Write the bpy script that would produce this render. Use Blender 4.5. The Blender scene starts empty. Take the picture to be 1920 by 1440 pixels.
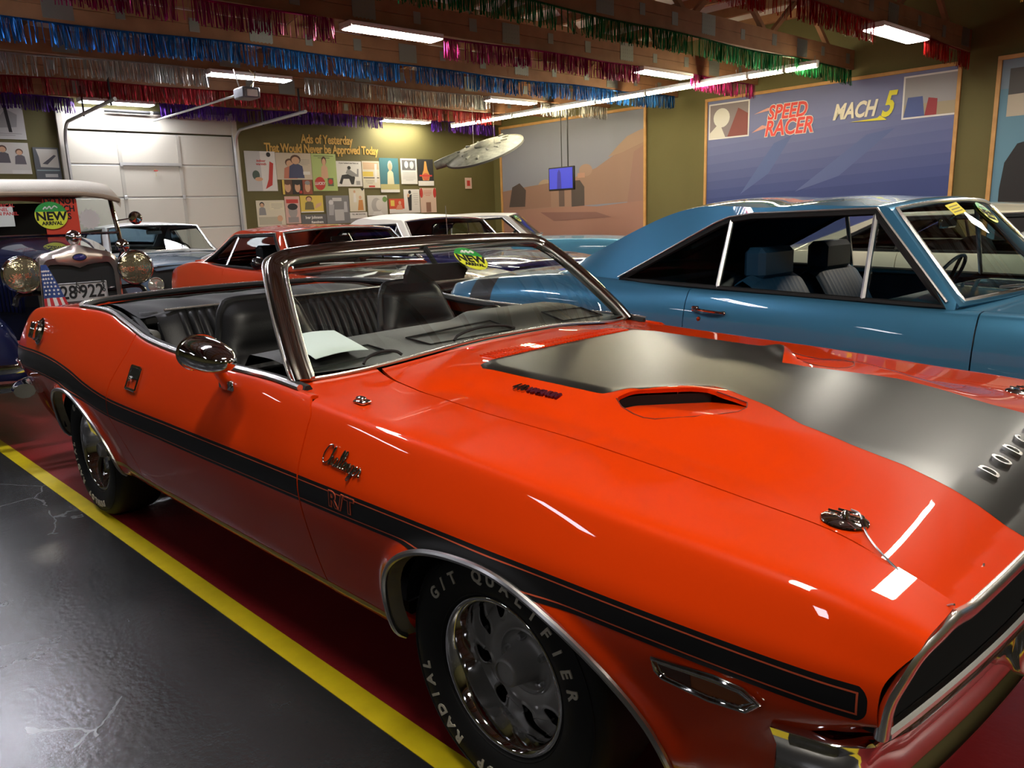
# Car museum hall: orange convertible in the foreground, parked classics, painted trusses and tinsel.
import bpy, math, random
import numpy as np
from mathutils import Vector, Matrix

random.seed(7)
rng = np.random.default_rng(7)
SC = bpy.context.scene
COL = SC.collection
PI = math.pi

# ------------------------------------------------------------------ camera
CAM = np.array([1.1881, -1.9795, 1.3746])
YAW, PITCH, ROLL, FPX = 2.3566, -0.2154, -0.0334, 1462.55

def cam_basis():
    cy, sy, cp, sp = math.cos(YAW), math.sin(YAW), math.cos(PITCH), math.sin(PITCH)
    f = np.array([cy * cp, sy * cp, sp]); r = np.array([sy, -cy, 0.0]); u = np.cross(r, f)
    c, s = math.cos(ROLL), math.sin(ROLL)
    return c * r + s * u, -s * r + c * u, f
_r, _u, _f = cam_basis()
cd = bpy.data.cameras.new('camera')
cd.sensor_width = 36.0
cd.lens = FPX * 36.0 / 1920.0
cd.clip_start = 0.05
cam = bpy.data.objects.new('camera', cd)
cam.matrix_world = Matrix(((_r[0], _u[0], -_f[0], CAM[0]), (_r[1], _u[1], -_f[1], CAM[1]),
                           (_r[2], _u[2], -_f[2], CAM[2]), (0, 0, 0, 1)))
COL.objects.link(cam)
SC.camera = cam

# ------------------------------------------------------------------ world, exposure
SC.view_settings.view_transform = 'Standard'
SC.view_settings.look = 'None'
SC.view_settings.gamma = 1.0
SC.view_settings.use_curve_mapping = False
SC.view_settings.exposure = 0.0
w = bpy.data.worlds.new('world'); SC.world = w
w.use_nodes = True
w.node_tree.nodes['Background'].inputs[0].default_value = (0.05, 0.05, 0.055, 1)
w.node_tree.nodes['Background'].inputs[1].default_value = 0.2
try:
    SC.cycles.use_denoising = True
    SC.cycles.max_bounces = 7
    SC.cycles.sample_clamp_indirect = 6.0
    SC.cycles.caustics_reflective = False
    SC.cycles.caustics_refractive = False
except Exception:
    pass
LAMP = 88.0         # emission of the ceiling fixtures lenses

# ------------------------------------------------------------------ the hall's own axes
RS_ = 1.15           # hall scale about the camera's standing point
RX = np.array([0.99869, -0.05116]); RY = np.array([0.05116, 0.99869])
C0 = np.array([CAM[:2] @ RX, CAM[:2] @ RY])
RZ = math.atan2(RX[1], RX[0])
def RW(X, Y, Z):
    """hall coordinates (true size) -> world"""
    p = X * RX + Y * RY
    return (p[0], p[1], Z)
def RS(X, Y, Z):
    """measured hall coordinates -> true size -> world"""
    return RW(C0[0] + (X - C0[0]) * RS_, C0[1] + (Y - C0[1]) * RS_, CAM[2] + (Z - CAM[2]) * RS_)
def hs(X, Y, Z):
    return np.array([C0[0] + (X - C0[0]) * RS_, C0[1] + (Y - C0[1]) * RS_, CAM[2] + (Z - CAM[2]) * RS_])

# ------------------------------------------------------------------ materials
MATS = {}
def mat(name, color, rough=0.5, metal=0.0, coat=0.0, spec=0.5, noise=None, bump=None, alpha=None, trans=0.0,
        emit=None, estr=0.0, coat_rough=0.03, ior=1.45, sheen=0.0, aniso=0.0):
    if name in MATS:
        return MATS[name]
    m = bpy.data.materials.new(name); m.use_nodes = True
    nt = m.node_tree; b = nt.nodes['Principled BSDF']
    I = b.inputs
    I['Base Color'].default_value = (*color, 1)
    I['Roughness'].default_value = rough
    I['Metallic'].default_value = metal
    I['Coat Weight'].default_value = coat
    I['Coat Roughness'].default_value = coat_rough
    I['Specular IOR Level'].default_value = spec
    I['IOR'].default_value = ior
    I['Transmission Weight'].default_value = trans
    if sheen: I['Sheen Weight'].default_value = sheen
    if aniso: I['Anisotropic'].default_value = aniso
    if emit:
        I['Emission Color'].default_value = (*emit, 1); I['Emission Strength'].default_value = estr
    tc = None
    if noise or bump:
        tc = nt.nodes.new('ShaderNodeTexCoord')
    if noise:                       # (scale, second colour, detail)
        n = nt.nodes.new('ShaderNodeTexNoise'); n.inputs['Scale'].default_value = noise[0]
        n.inputs['Detail'].default_value = noise[2] if len(noise) > 2 else 4
        r = nt.nodes.new('ShaderNodeValToRGB')
        r.color_ramp.elements[0].position = 0.35; r.color_ramp.elements[1].position = 0.68
        r.color_ramp.elements[0].color = (*color, 1); r.color_ramp.elements[1].color = (*noise[1], 1)
        nt.links.new(tc.outputs['Object'], n.inputs['Vector'])
        nt.links.new(n.outputs['Fac'], r.inputs['Fac'])
        nt.links.new(r.outputs['Color'], I['Base Color'])
    if bump:                        # (scale, strength)
        n2 = nt.nodes.new('ShaderNodeTexNoise'); n2.inputs['Scale'].default_value = bump[0]
        bp = nt.nodes.new('ShaderNodeBump'); bp.inputs['Strength'].default_value = bump[1]
        bp.inputs['Distance'].default_value = 0.002
        nt.links.new(tc.outputs['Object'], n2.inputs['Vector'])
        nt.links.new(n2.outputs['Fac'], bp.inputs['Height'])
        nt.links.new(bp.outputs['Normal'], I['Normal'])
    MATS[name] = m
    return m

def glass(name, tint=(0.9, 0.95, 0.93), rough=0.0, refl=1.0):
    """thin window pane: fresnel mirror over clear tinted transparency"""
    if name in MATS: return MATS[name]
    m = bpy.data.materials.new(name); m.use_nodes = True
    nt = m.node_tree; nt.nodes.remove(nt.nodes['Principled BSDF'])
    out = nt.nodes['Material Output']
    t = nt.nodes.new('ShaderNodeBsdfTransparent'); t.inputs[0].default_value = (*tint, 1)
    g = nt.nodes.new('ShaderNodeBsdfGlossy'); g.inputs['Roughness'].default_value = rough
    f = nt.nodes.new('ShaderNodeFresnel'); f.inputs[0].default_value = 1.5
    mu = nt.nodes.new('ShaderNodeMath'); mu.operation = 'MULTIPLY'; mu.inputs[1].default_value = refl
    mx = nt.nodes.new('ShaderNodeMixShader')
    nt.links.new(f.outputs[0], mu.inputs[0]); nt.links.new(mu.outputs[0], mx.inputs[0])
    nt.links.new(t.outputs[0], mx.inputs[1]); nt.links.new(g.outputs[0], mx.inputs[2])
    nt.links.new(mx.outputs[0], out.inputs['Surface'])
    MATS[name] = m
    return m

def paint(name, color, flake=0.0, rough=0.4, metal=0.0):
    return mat(name, color, rough=rough, metal=metal, coat=1.0, coat_rough=0.015, spec=0.06)

M_ORANGE = paint('orange_paint', (0.66, 0.040, 0.0008))
M_STRIPE = mat('satin_black_stripe', (0.006, 0.006, 0.007), rough=0.42, spec=0.4)
M_HOODBLK = mat('satin_black_hood', (0.010, 0.010, 0.009), rough=0.33, spec=0.75)
M_PIN = mat('pinstripe_orange', (0.42, 0.07, 0.03), rough=0.4)
M_CHROME = mat('chrome', (0.80, 0.80, 0.80), rough=0.06, metal=1.0)
M_TRIM = mat('bright_trim', (0.86, 0.85, 0.82), rough=0.26, metal=1.0)
M_CHROMED = mat('dark_chrome', (0.58, 0.55, 0.50), rough=0.12, metal=1.0)
M_STEEL = mat('brushed_steel', (0.55, 0.55, 0.55), rough=0.28, metal=1.0)
M_ALU = mat('dull_aluminium', (0.42, 0.42, 0.42), rough=0.45, metal=1.0)
M_RUBBER = mat('tyre_rubber', (0.010, 0.010, 0.010), rough=0.62, spec=0.4, bump=(60, .15))
M_BLACK = mat('flat_black', (0.006, 0.006, 0.006), rough=0.7)
M_GLOSSBLK = mat('gloss_black', (0.006, 0.006, 0.007), rough=0.25, coat=1.0)
M_VINYL = mat('black_vinyl', (0.007, 0.007, 0.0075), rough=0.40, spec=0.32, bump=(220, .25))
M_DASH = mat('dash_vinyl', (0.024, 0.026, 0.022), rough=0.5, bump=(150, .3))
M_CARPET = mat('black_carpet', (0.010, 0.010, 0.010), rough=0.95)
M_WHITEPAINT = mat('white_lettering', (0.62, 0.58, 0.47), rough=0.6)
M_WHEEL = mat('wheel_grey', (0.40, 0.39, 0.37), rough=0.42, metal=0.35)
M_GLASS = glass('windshield_glass', (0.88, 0.93, 0.91), refl=.16)
M_GLASSB = glass('window_glass', (0.62, 0.70, 0.68))
M_LAMPGLASS = mat('lamp_glass', (0.75, 0.73, 0.62), rough=0.08, metal=0.75, bump=(45, .5))
M_AMBER = mat('amber_lens', (0.30, 0.075, 0.012), rough=0.15, coat=1.0)
M_PAPER = mat('paper', (0.72, 0.78, 0.76), rough=0.7)
M_YELLOWTRIM = mat('worn_yellow_edge', (0.55, 0.38, 0.10), rough=0.5)
M_TREADGREY = mat('dark_underbody', (0.012, 0.011, 0.011), rough=0.9)

# ------------------------------------------------------------------ object helpers
def link(o, parent=None):
    COL.objects.link(o)
    if parent is not None: o.parent = parent
    return o
def tag(o, label=None, cat=None, group=None, kind=None):
    if label: o['label'] = label
    if cat: o['category'] = cat
    if group: o['group'] = group
    if kind: o['kind'] = kind
    return o
def empty(name, loc=(0, 0, 0), rz=0.0, parent=None):
    o = bpy.data.objects.new(name, None); o.empty_display_size = 0.2
    o.location = loc; o.rotation_euler = (0, 0, rz)
    return link(o, parent)
def thing(name, label, cat, loc=(0, 0, 0), rz=0.0, group=None):
    return tag(empty(name, loc, rz), label, cat, group)
def mesh_obj(name, verts, faces, m, parent=None, smooth=40, normals=None, mats=None, fmat=None):
    me = bpy.data.meshes.new(name)
    me.from_pydata([tuple(map(float, v)) for v in verts], [], [tuple(map(int, f)) for f in faces])
    for mm in (mats or [m]): me.materials.append(mm)
    if fmat is not None: me.polygons.foreach_set('material_index', np.array(fmat, dtype=np.int32))
    if smooth:
        me.polygons.foreach_set('use_smooth', [True] * len(me.polygons))
        if normals is None and smooth < 179:
            me.set_sharp_from_angle(angle=math.radians(smooth))
    me.update()
    if normals is not None:
        me.normals_split_custom_set_from_vertices([tuple(map(float, n)) for n in normals])
    o = bpy.data.objects.new(name, me)
    return link(o, parent)
def copy_tree(o, parent=None):
    c = o.copy(); link(c, parent)
    for ch in list(o.children): copy_tree(ch, c)
    return c

class MB:
    """collects simple shapes into one mesh"""
    def __init__(s): s.v = []; s.f = []; s.fm = []; s.cur = 0
    def add(s, v, f):
        n = len(s.v); s.v += [tuple(p) for p in v]; s.f += [tuple(i + n for i in q) for q in f]; s.fm += [s.cur] * len(f); return s
    def box(s, c, d, rot=None, bev=0.0):
        x, y, z = d[0] / 2, d[1] / 2, d[2] / 2
        if bev > 0:
            b = min(bev, x * .9, y * .9, z * .9)
            pts = []; 
            for sx in (-1, 1):
                for sy in (-1, 1):
                    for sz in (-1, 1):
                        pts += [(sx * x, sy * (y - b), sz * (z - b)), (sx * (x - b), sy * y, sz * (z - b)), (sx * (x - b), sy * (y - b), sz * z)]
            idx = {}
            i = 0
            for sx in (0, 1):
                for sy in (0, 1):
                    for sz in (0, 1):
                        idx[sx, sy, sz] = (i, i + 1, i + 2); i += 3
            F = []
            def q(a, k): return idx[a][k]
            for sx in (0, 1):
                l = [q((sx, 0, 0), 0), q((sx, 1, 0), 0), q((sx, 1, 1), 0), q((sx, 0, 1), 0)]; F.append(l if sx else l[::-1])
            for sy in (0, 1):
                l = [q((0, sy, 0), 1), q((1, sy, 0), 1), q((1, sy, 1), 1), q((0, sy, 1), 1)]; F.append(l if not sy else l[::-1])
            for sz in (0, 1):
                l = [q((0, 0, sz), 2), q((1, 0, sz), 2), q((1, 1, sz), 2), q((0, 1, sz), 2)]; F.append(l if sz else l[::-1])
            for a in (0, 1):
                for b2 in (0, 1):
                    F.append([q((a, b2, 0), 0), q((a, b2, 0), 1), q((a, b2, 1), 1), q((a, b2, 1), 0)])
                    F.append([q((a, 0, b2), 0), q((a, 0, b2), 2), q((a, 1, b2), 2), q((a, 1, b2), 0)])
                    F.append([q((0, a, b2), 1), q((0, a, b2), 2), q((1, a, b2), 2), q((1, a, b2), 1)])
            for a in (0, 1):
                for b2 in (0, 1):
                    for c2 in (0, 1): F.append(list(idx[a, b2, c2]))
            # outward orientation
            P = np.array(pts)
            for k, f in enumerate(F):
                n = np.cross(P[f[1]] - P[f[0]], P[f[2]] - P[f[0]])
                if n @ P[f].mean(0) < 0: F[k] = f[::-1]
        else:
            pts = [(sx * x, sy * y, sz * z) for sx in (-1, 1) for sy in (-1, 1) for sz in (-1, 1)]
            F = [(0, 1, 3, 2), (4, 6, 7, 5), (0, 4, 5, 1), (2, 3, 7, 6), (0, 2, 6, 4), (1, 5, 7, 3)]
        P = np.array(pts, float)
        if rot is not None: P = P @ np.array(rot).T
        return s.add(P + np.array(c), F)
    def tube(s, path, r, n=8, closed=False, caps=True, flat=1.0, up=None):
        P = np.array(path, float); m = len(P)
        R = np.full(m, r, float) if np.isscalar(r) else np.array(r, float)
        T = np.zeros_like(P)
        if closed: T = np.roll(P, -1, 0) - np.roll(P, 1, 0)
        else: T[1:-1] = P[2:] - P[:-2]; T[0] = P[1] - P[0]; T[-1] = P[-1] - P[-2]
        T /= np.linalg.norm(T, axis=1)[:, None] + 1e-12
        a = np.array(up, float) if up is not None else (np.array([0, 0, 1.0]) if abs(T[0][2]) < .9 else np.array([1.0, 0, 0]))
        V = []
        N = a - (a @ T[0]) * T[0]; N /= np.linalg.norm(N)
        for i in range(m):
            if up is not None: N = a - (a @ T[i]) * T[i]
            else: N = N - (N @ T[i]) * T[i]
            N = N / (np.linalg.norm(N) + 1e-12); B = np.cross(T[i], N)
            for k in range(n):
                t = 2 * PI * (k + .5) / n
                V.append(P[i] + R[i] * (math.cos(t) * N * flat + math.sin(t) * B))
        F = []
        for i in range(m if closed else m - 1):
            j = (i + 1) % m
            for k in range(n):
                l = (k + 1) % n
                F.append((i * n + k, i * n + l, j * n + l, j * n + k))
        if caps and not closed:
            F.append(tuple(range(n))[::-1]); F.append(tuple((m - 1) * n + k for k in range(n)))
        return s.add(V, F)
    def lathe(s, prof, c=(0, 0, 0), axis='z', n=32, a0=0.0, a1=2 * PI, caps=False):
        """prof: (radius, height) pairs"""
        full = abs(a1 - a0 - 2 * PI) < 1e-6
        m = n if full else n + 1
        V = []
        for (r, h) in prof:
            for k in range(m):
                t = a0 + (a1 - a0) * k / n
                p = (r * math.cos(t), r * math.sin(t), h)
                if axis == 'y': p = (p[0], h, p[1])
                elif axis == 'x': p = (h, p[0], p[1])
                V.append((p[0] + c[0], p[1] + c[1], p[2] + c[2]))
        F = []
        flip = axis == 'y'
        for i in range(len(prof) - 1):
            for k in range(n):
                l = (k + 1) % m
                q = (i * m + k, i * m + l, (i + 1) * m + l, (i + 1) * m + k)
                F.append(q[::-1] if flip else q)
        return s.add(V, F)
    def prism(s, poly, z0, z1, T=None):
        """poly: 2D points (ccw); T maps (u, v, h) -> xyz"""
        n = len(poly); T = T or (lambda u, v, h: (u, v, h))
        V = [T(u, v, z0) for u, v in poly] + [T(u, v, z1) for u, v in poly]
        F = [tuple(range(n))[::-1], tuple(range(n, 2 * n))] + [(i, (i + 1) % n, n + (i + 1) % n, n + i) for i in range(n)]
        return s.add(V, F)
    def grid(s, P):
        """P: (m, n, 3) array"""
        m, n = P.shape[:2]
        F = [(i * n + j, (i + 1) * n + j, (i + 1) * n + j + 1, i * n + j + 1) for i in range(m - 1) for j in range(n - 1)]
        return s.add(P.reshape(-1, 3), F)
    def build(s, name, m, parent=None, smooth=40, mats=None):
        return mesh_obj(name, s.v, s.f, m, parent, smooth, mats=mats, fmat=s.fm if mats else None)

def bez(p, n=24):
    """smooth open curve through points (Catmull-Rom)"""
    P = np.array(p, float); P = np.vstack([2 * P[0] - P[1], P, 2 * P[-1] - P[-2]])
    out = []
    seg = len(P) - 3
    for i in range(seg):
        a, b, c, d = P[i:i + 4]
        k = max(2, n // seg)
        for t in np.linspace(0, 1, k, endpoint=False):
            out.append(.5 * ((2 * b) + (-a + c) * t + (2 * a - 5 * b + 4 * c - d) * t * t + (-a + 3 * b - 3 * c + d) * t ** 3))
    out.append(P[-2]); return np.array(out)

def text_obj(name, body, size, m, parent=None, depth=0.002, loc=(0, 0, 0), mtx=None, align='CENTER', shear=0.0, bold=0.0, space=1.0, vspace=.9, sx=1.0):
    cu = bpy.data.curves.new(name, 'FONT'); cu.body = body; cu.size = size; cu.extrude = depth
    cu.align_x = align; cu.align_y = 'CENTER'; cu.shear = shear; cu.offset = bold; cu.space_character = space; cu.space_line = vspace
    cu.resolution_u = 3
    tmp = bpy.data.objects.new(name + '_t', cu); COL.objects.link(tmp)
    dg = bpy.context.evaluated_depsgraph_get(); dg.update()
    me = bpy.data.meshes.new_from_object(tmp.evaluated_get(dg))
    bpy.data.objects.remove(tmp); bpy.data.curves.remove(cu)
    me.name = name; me.materials.clear(); me.materials.append(m)
    if sx != 1.0: me.transform(Matrix.Diagonal((sx, 1, 1, 1)))
    o = bpy.data.objects.new(name, me); link(o, parent)
    if mtx is not None: o.matrix_local = mtx
    else: o.location = loc
    return o
def frame(o, ux, uy, uz):
    """matrix from origin and axes"""
    return Matrix(((ux[0], uy[0], uz[0], o[0]), (ux[1], uy[1], uz[1], o[1]), (ux[2], uy[2], uz[2], o[2]), (0, 0, 0, 1)))

# ------------------------------------------------------------------ parametric panels
def pchip(xs, ys):
    xs = np.array(xs, float); ys = np.array(ys, float)
    if ys.ndim == 1: ys = ys[:, None]; flat = True
    else: flat = False
    h = np.diff(xs)[:, None]; d = np.diff(ys, axis=0) / h
    m = np.zeros_like(ys)
    s = (np.sign(d[:-1]) * np.sign(d[1:]) > 0)
    w1 = 2 * h[1:] + h[:-1]; w2 = h[1:] + 2 * h[:-1]
    with np.errstate(all='ignore'):
        mm = (w1 + w2) / (w1 / d[:-1] + w2 / d[1:])
    m[1:-1] = np.where(s, mm, 0); m[0] = d[0]; m[-1] = d[-1]
    def f(x):
        x = np.asarray(x, float); sh = x.shape; x = x.ravel()
        i = np.clip(np.searchsorted(xs, x, side='right') - 1, 0, len(xs) - 2)
        t = ((x - xs[i]) / h[i, 0])[:, None]; t = np.clip(t, -0.3, 1.3)
        y = (2 * t ** 3 - 3 * t ** 2 + 1) * ys[i] + (t ** 3 - 2 * t ** 2 + t) * h[i] * m[i] + (-2 * t ** 3 + 3 * t ** 2) * ys[i + 1] + (t ** 3 - t ** 2) * h[i] * m[i + 1]
        return y[:, 0].reshape(sh) if flat else y.reshape(sh + (ys.shape[1],))
    return f
def cspline(xs, ys):
    """smoother (Catmull-Rom style) interpolation of a table"""
    xs = np.array(xs, float); ys = np.array(ys, float)
    flat = ys.ndim == 1
    if flat: ys = ys[:, None]
    m = np.zeros_like(ys)
    m[1:-1] = (ys[2:] - ys[:-2]) / (xs[2:] - xs[:-2])[:, None]
    m[0] = (ys[1] - ys[0]) / (xs[1] - xs[0]); m[-1] = (ys[-1] - ys[-2]) / (xs[-1] - xs[-2])
    h = np.diff(xs)[:, None]
    def f(x):
        x = np.asarray(x, float); sh = x.shape; x = x.ravel()
        i = np.clip(np.searchsorted(xs, x, side='right') - 1, 0, len(xs) - 2)
        t = np.clip(((x - xs[i]) / h[i, 0]), -.3, 1.3)[:, None]
        y = (2 * t ** 3 - 3 * t ** 2 + 1) * ys[i] + (t ** 3 - 2 * t ** 2 + t) * h[i] * m[i] + (-2 * t ** 3 + 3 * t ** 2) * ys[i + 1] + (t ** 3 - t ** 2) * h[i] * m[i + 1]
        return y[:, 0].reshape(sh) if flat else y.reshape(sh + (ys.shape[1],))
    return f
def bbasis(s, K):
    """clamped uniform cubic B-spline basis, s in [0,1] -> (n, K)"""
    s = np.clip(np.asarray(s, float).ravel(), 0, 1 - 1e-9)
    kn = np.concatenate([[0] * 3, np.linspace(0, 1, K - 2), [1] * 3])
    N = np.zeros((len(s), len(kn) - 1))
    for i in range(len(kn) - 1):
        N[:, i] = (s >= kn[i]) & (s < kn[i + 1])
    for d in (1, 2, 3):
        M = np.zeros((len(s), len(kn) - 1 - d))
        for i in range(len(kn) - 1 - d):
            a = kn[i + d] - kn[i]; b = kn[i + d + 1] - kn[i + 1]
            if a > 0: M[:, i] += (s - kn[i]) / a * N[:, i]
            if b > 0: M[:, i] += (kn[i + d + 1] - s) / b * N[:, i + 1]
        N = M
    return N
def mirror(fn):
    def g(u, v):
        P = fn(u, v).copy(); P[..., 1] *= -1; return P
    g.flip = not getattr(fn, 'flip', False)
    return g
def panel(name, fn, us, vs, m, parent=None, clips=(), off=0.0, skirt=0.012, flip=False):
    """mesh of a parametric surface fn(u,v)->(n,3), trimmed to clips(P,u,v)>=0, with exact normals and folded edges"""
    us = np.asarray(us, float); vs = np.asarray(vs, float)
    U, V = np.meshgrid(us, vs, indexing='ij'); nu, nv = U.shape
    uv = np.stack([U.ravel(), V.ravel()], 1)
    idx = np.arange(nu * nv).reshape(nu, nv)
    faces = np.stack([idx[:-1, :-1], idx[1:, :-1], idx[1:, 1:], idx[:-1, 1:]], -1).reshape(-1, 4).tolist()
    for c in clips:
        val = c(fn(uv[:, 0], uv[:, 1]), uv[:, 0], uv[:, 1])
        pos = val >= 0
        cut = {}; out = []; pend = []
        for f in faces:
            k = sum(pos[i] for i in f)
            if k == len(f): out.append(f)
            elif k > 0: pend.append(f)
        for f in pend:
            for a, b in zip(f, f[1:] + f[:1]):
                if pos[a] != pos[b]: cut.setdefault((min(a, b), max(a, b)), None)
        if cut:
            E = np.array(list(cut.keys()))
            a = uv[E[:, 0]].copy(); b = uv[E[:, 1]].copy(); pa = pos[E[:, 0]]
            for _ in range(9):
                mid = (a + b) / 2
                vm = c(fn(mid[:, 0], mid[:, 1]), mid[:, 0], mid[:, 1]) >= 0
                same = (vm == pa)[:, None]
                a = np.where(same, mid, a); b = np.where(same, b, mid)
            n0 = len(uv); uv = np.vstack([uv, (a + b) / 2])
            for k, e in enumerate(cut): cut[e] = n0 + k
            for f in pend:
                g = []
                for x, y in zip(f, f[1:] + f[:1]):
                    if pos[x]: g.append(x)
                    if pos[x] != pos[y]: g.append(cut[min(x, y), max(x, y)])
                if len(g) > 2: out.append(g)
        faces = out
    used = sorted({i for f in faces for i in f}); mp = {o: n for n, o in enumerate(used)}
    uv = uv[used]; faces = [[mp[i] for i in f] for f in faces]
    if not faces: return None
    P = fn(uv[:, 0], uv[:, 1])
    eu = (us[-1] - us[0]) * 2e-4; ev = (vs[-1] - vs[0]) * 2e-4
    cl = lambda x, a: np.clip(x, min(a[0], a[-1]), max(a[0], a[-1]))
    du = fn(cl(uv[:, 0] + eu, us), uv[:, 1]) - fn(cl(uv[:, 0] - eu, us), uv[:, 1])
    dv = fn(uv[:, 0], cl(uv[:, 1] + ev, vs)) - fn(uv[:, 0], cl(uv[:, 1] - ev, vs))
    N = np.cross(du, dv); L = np.linalg.norm(N, axis=1)
    bad = L < 1e-16; N[bad] = (0, 0, 1); N /= np.linalg.norm(N, axis=1)[:, None]
    fl = flip != getattr(fn, 'flip', False)
    if fl:
        N = -N; faces = [f[::-1] for f in faces]
    P = P + N * off
    V = P.tolist(); NN = N.tolist()
    if skirt:
        cnt = {}
        for f in faces:
            for a, b in zip(f, f[1:] + f[:1]): cnt[(a, b)] = 1
        bd = [(a, b) for (a, b) in cnt if (b, a) not in cnt]
        for a, b in bd:
            n0 = len(V); t = P[b] - P[a]
            sn = np.cross(t, N[a]); sn /= np.linalg.norm(sn) + 1e-12
            V += [P[a].tolist(), P[b].tolist(), (P[b] - N[b] * skirt).tolist(), (P[a] - N[a] * skirt).tolist()]
            NN += [sn.tolist()] * 4
            faces.append([n0 + 1, n0, n0 + 3, n0 + 2])
    return mesh_obj(name, V, faces, m, parent, 180, normals=NN)
def ss(a, b, x):
    t = np.clip((np.asarray(x, float) - a) / (b - a), 0, 1); return t * t * (3 - 2 * t)
# ================================================================== THE HALL
XB, YB = -12.0, 9.74                     # measured planes of the far walls
hx0 = hs(XB, 0, 0)[0]; hy1 = hs(0, YB, 0)[1]
hx1, hy0 = 7.0, -9.0                     # near walls, behind and beside the photographer
ZC = 4.55
def node_floor(name, base, dark, rough, crack):
    m = mat(name, base, rough=rough, spec=0.5)
    nt = m.node_tree; b = nt.nodes['Principled BSDF']; L = nt.links
    tc = nt.nodes.new('ShaderNodeTexCoord')
    n = nt.nodes.new('ShaderNodeTexNoise'); n.inputs['Scale'].default_value = 1.6; n.inputs['Detail'].default_value = 9; n.inputs['Roughness'].default_value = .65
    L.new(tc.outputs['Object'], n.inputs['Vector'])
    r = nt.nodes.new('ShaderNodeValToRGB'); r.color_ramp.elements[0].position = .3; r.color_ramp.elements[1].position = .72
    r.color_ramp.elements[0].color = (*dark, 1); r.color_ramp.elements[1].color = (*base, 1)
    L.new(n.outputs['Fac'], r.inputs['Fac'])
    # fine scratches / hairline cracks of worn paint
    w1 = nt.nodes.new('ShaderNodeTexNoise'); w1.inputs['Scale'].default_value = 2.2; w1.inputs['Detail'].default_value = 6
    L.new(tc.outputs['Object'], w1.inputs['Vector'])
    mxv = nt.nodes.new('ShaderNodeMixRGB'); mxv.inputs[0].default_value = .25
    L.new(tc.outputs['Object'], mxv.inputs[1]); L.new(w1.outputs['Color'], mxv.inputs[2])
    vo = nt.nodes.new('ShaderNodeTexVoronoi'); vo.feature = 'DISTANCE_TO_EDGE'; vo.inputs['Scale'].default_value = 1.7
    L.new(mxv.outputs[0], vo.inputs['Vector'])
    lt = nt.nodes.new('ShaderNodeMath'); lt.operation = 'LESS_THAN'; lt.inputs[1].default_value = .004
    L.new(vo.outputs['Distance'], lt.inputs[0])
    gate = nt.nodes.new('ShaderNodeTexNoise'); gate.inputs['Scale'].default_value = 1.1; gate.inputs['Detail'].default_value = 3
    L.new(tc.outputs['Object'], gate.inputs['Vector'])
    g2 = nt.nodes.new('ShaderNodeMath'); g2.operation = 'GREATER_THAN'; g2.inputs[1].default_value = .55; L.new(gate.outputs['Fac'], g2.inputs[0])
    mu = nt.nodes.new('ShaderNodeMath'); mu.operation = 'MULTIPLY'; L.new(lt.outputs[0], mu.inputs[0]); L.new(g2.outputs[0], mu.inputs[1])
    m2 = nt.nodes.new('ShaderNodeMath'); m2.operation = 'MULTIPLY'; m2.inputs[1].default_value = crack; L.new(mu.outputs[0], m2.inputs[0])
    mx = nt.nodes.new('ShaderNodeMixRGB'); mx.inputs[2].default_value = (.17, .17, .17, 1)
    L.new(m2.outputs[0], mx.inputs[0]); L.new(r.outputs[0], mx.inputs[1]); L.new(mx.outputs[0], b.inputs['Base Color'])
    rr = nt.nodes.new('ShaderNodeMapRange'); rr.inputs['To Min'].default_value = rough - .07; rr.inputs['To Max'].default_value = rough + .1
    L.new(n.outputs['Fac'], rr.inputs['Value']); L.new(rr.outputs[0], b.inputs['Roughness'])
    bn = nt.nodes.new('ShaderNodeTexNoise'); bn.inputs['Scale'].default_value = 45; bn.inputs['Detail'].default_value = 5
    L.new(tc.outputs['Object'], bn.inputs['Vector'])
    bp = nt.nodes.new('ShaderNodeBump'); bp.inputs['Strength'].default_value = .25; bp.inputs['Distance'].default_value = .004
    L.new(bn.outputs['Fac'], bp.inputs['Height']); L.new(bp.outputs[0], b.inputs['Normal'])
    return m
M_FLOOR = node_floor('charcoal_floor_paint', (.026, .026, .027), (.015, .015, .016), .24, .5)
M_RED = node_floor('red_floor_paint', (.26, .020, .022), (.19, .013, .015), .30, .12)
M_YLINE = mat('yellow_floor_line', (.72, .56, .012), rough=.4, noise=(9, (.60, .46, .01), 8), bump=(40, .3))
M_OLIVE = mat('olive_wall', (.098, .086, .026), rough=.75, noise=(1.2, (.108, .096, .031)))
M_WOOD = mat('truss_timber', (.27, .135, .062), rough=.7, noise=(3.0, (.20, .095, .042), 8))
M_WOOD2 = mat('pine_frame', (.48, .27, .09), rough=.55, noise=(6, (.40, .21, .065), 6))
M_PLATE = mat('galvanised_plate', (.22, .23, .21), rough=.5, metal=.6)
M_ROOF = mat('roof_insulation', (.52, .50, .47), rough=.85)
M_DOORW = mat('garage_door_white', (.50, .475, .395), rough=.55)
M_GALV = mat('galvanised_track', (.45, .45, .44), rough=.4, metal=.8)
M_HOUSING = mat('fixture_white', (.75, .75, .74), rough=.4)
M_LENS = mat('lamp_lens', (1, 1, 1), emit=(1.0, .93, .80), estr=LAMP)
M_LENSC = mat('lamp_lens_cool', (1, 1, 1), emit=(.92, .92, 1.0), estr=LAMP)
M_LENSB = mat('lamp_lens_bright', (1, 1, 1), emit=(.86, .90, 1.0), estr=LAMP * 2.2)
M_LENSW = mat('lamp_lens_fill', (1, 1, 1), emit=(.92, .92, 1.0), estr=LAMP * .22)  # weak fill emission for the added far aisle row
M_TUBE = mat('lamp_tube', (1, 1, 1), emit=(1.0, .87, .55), estr=LAMP * .9)

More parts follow.
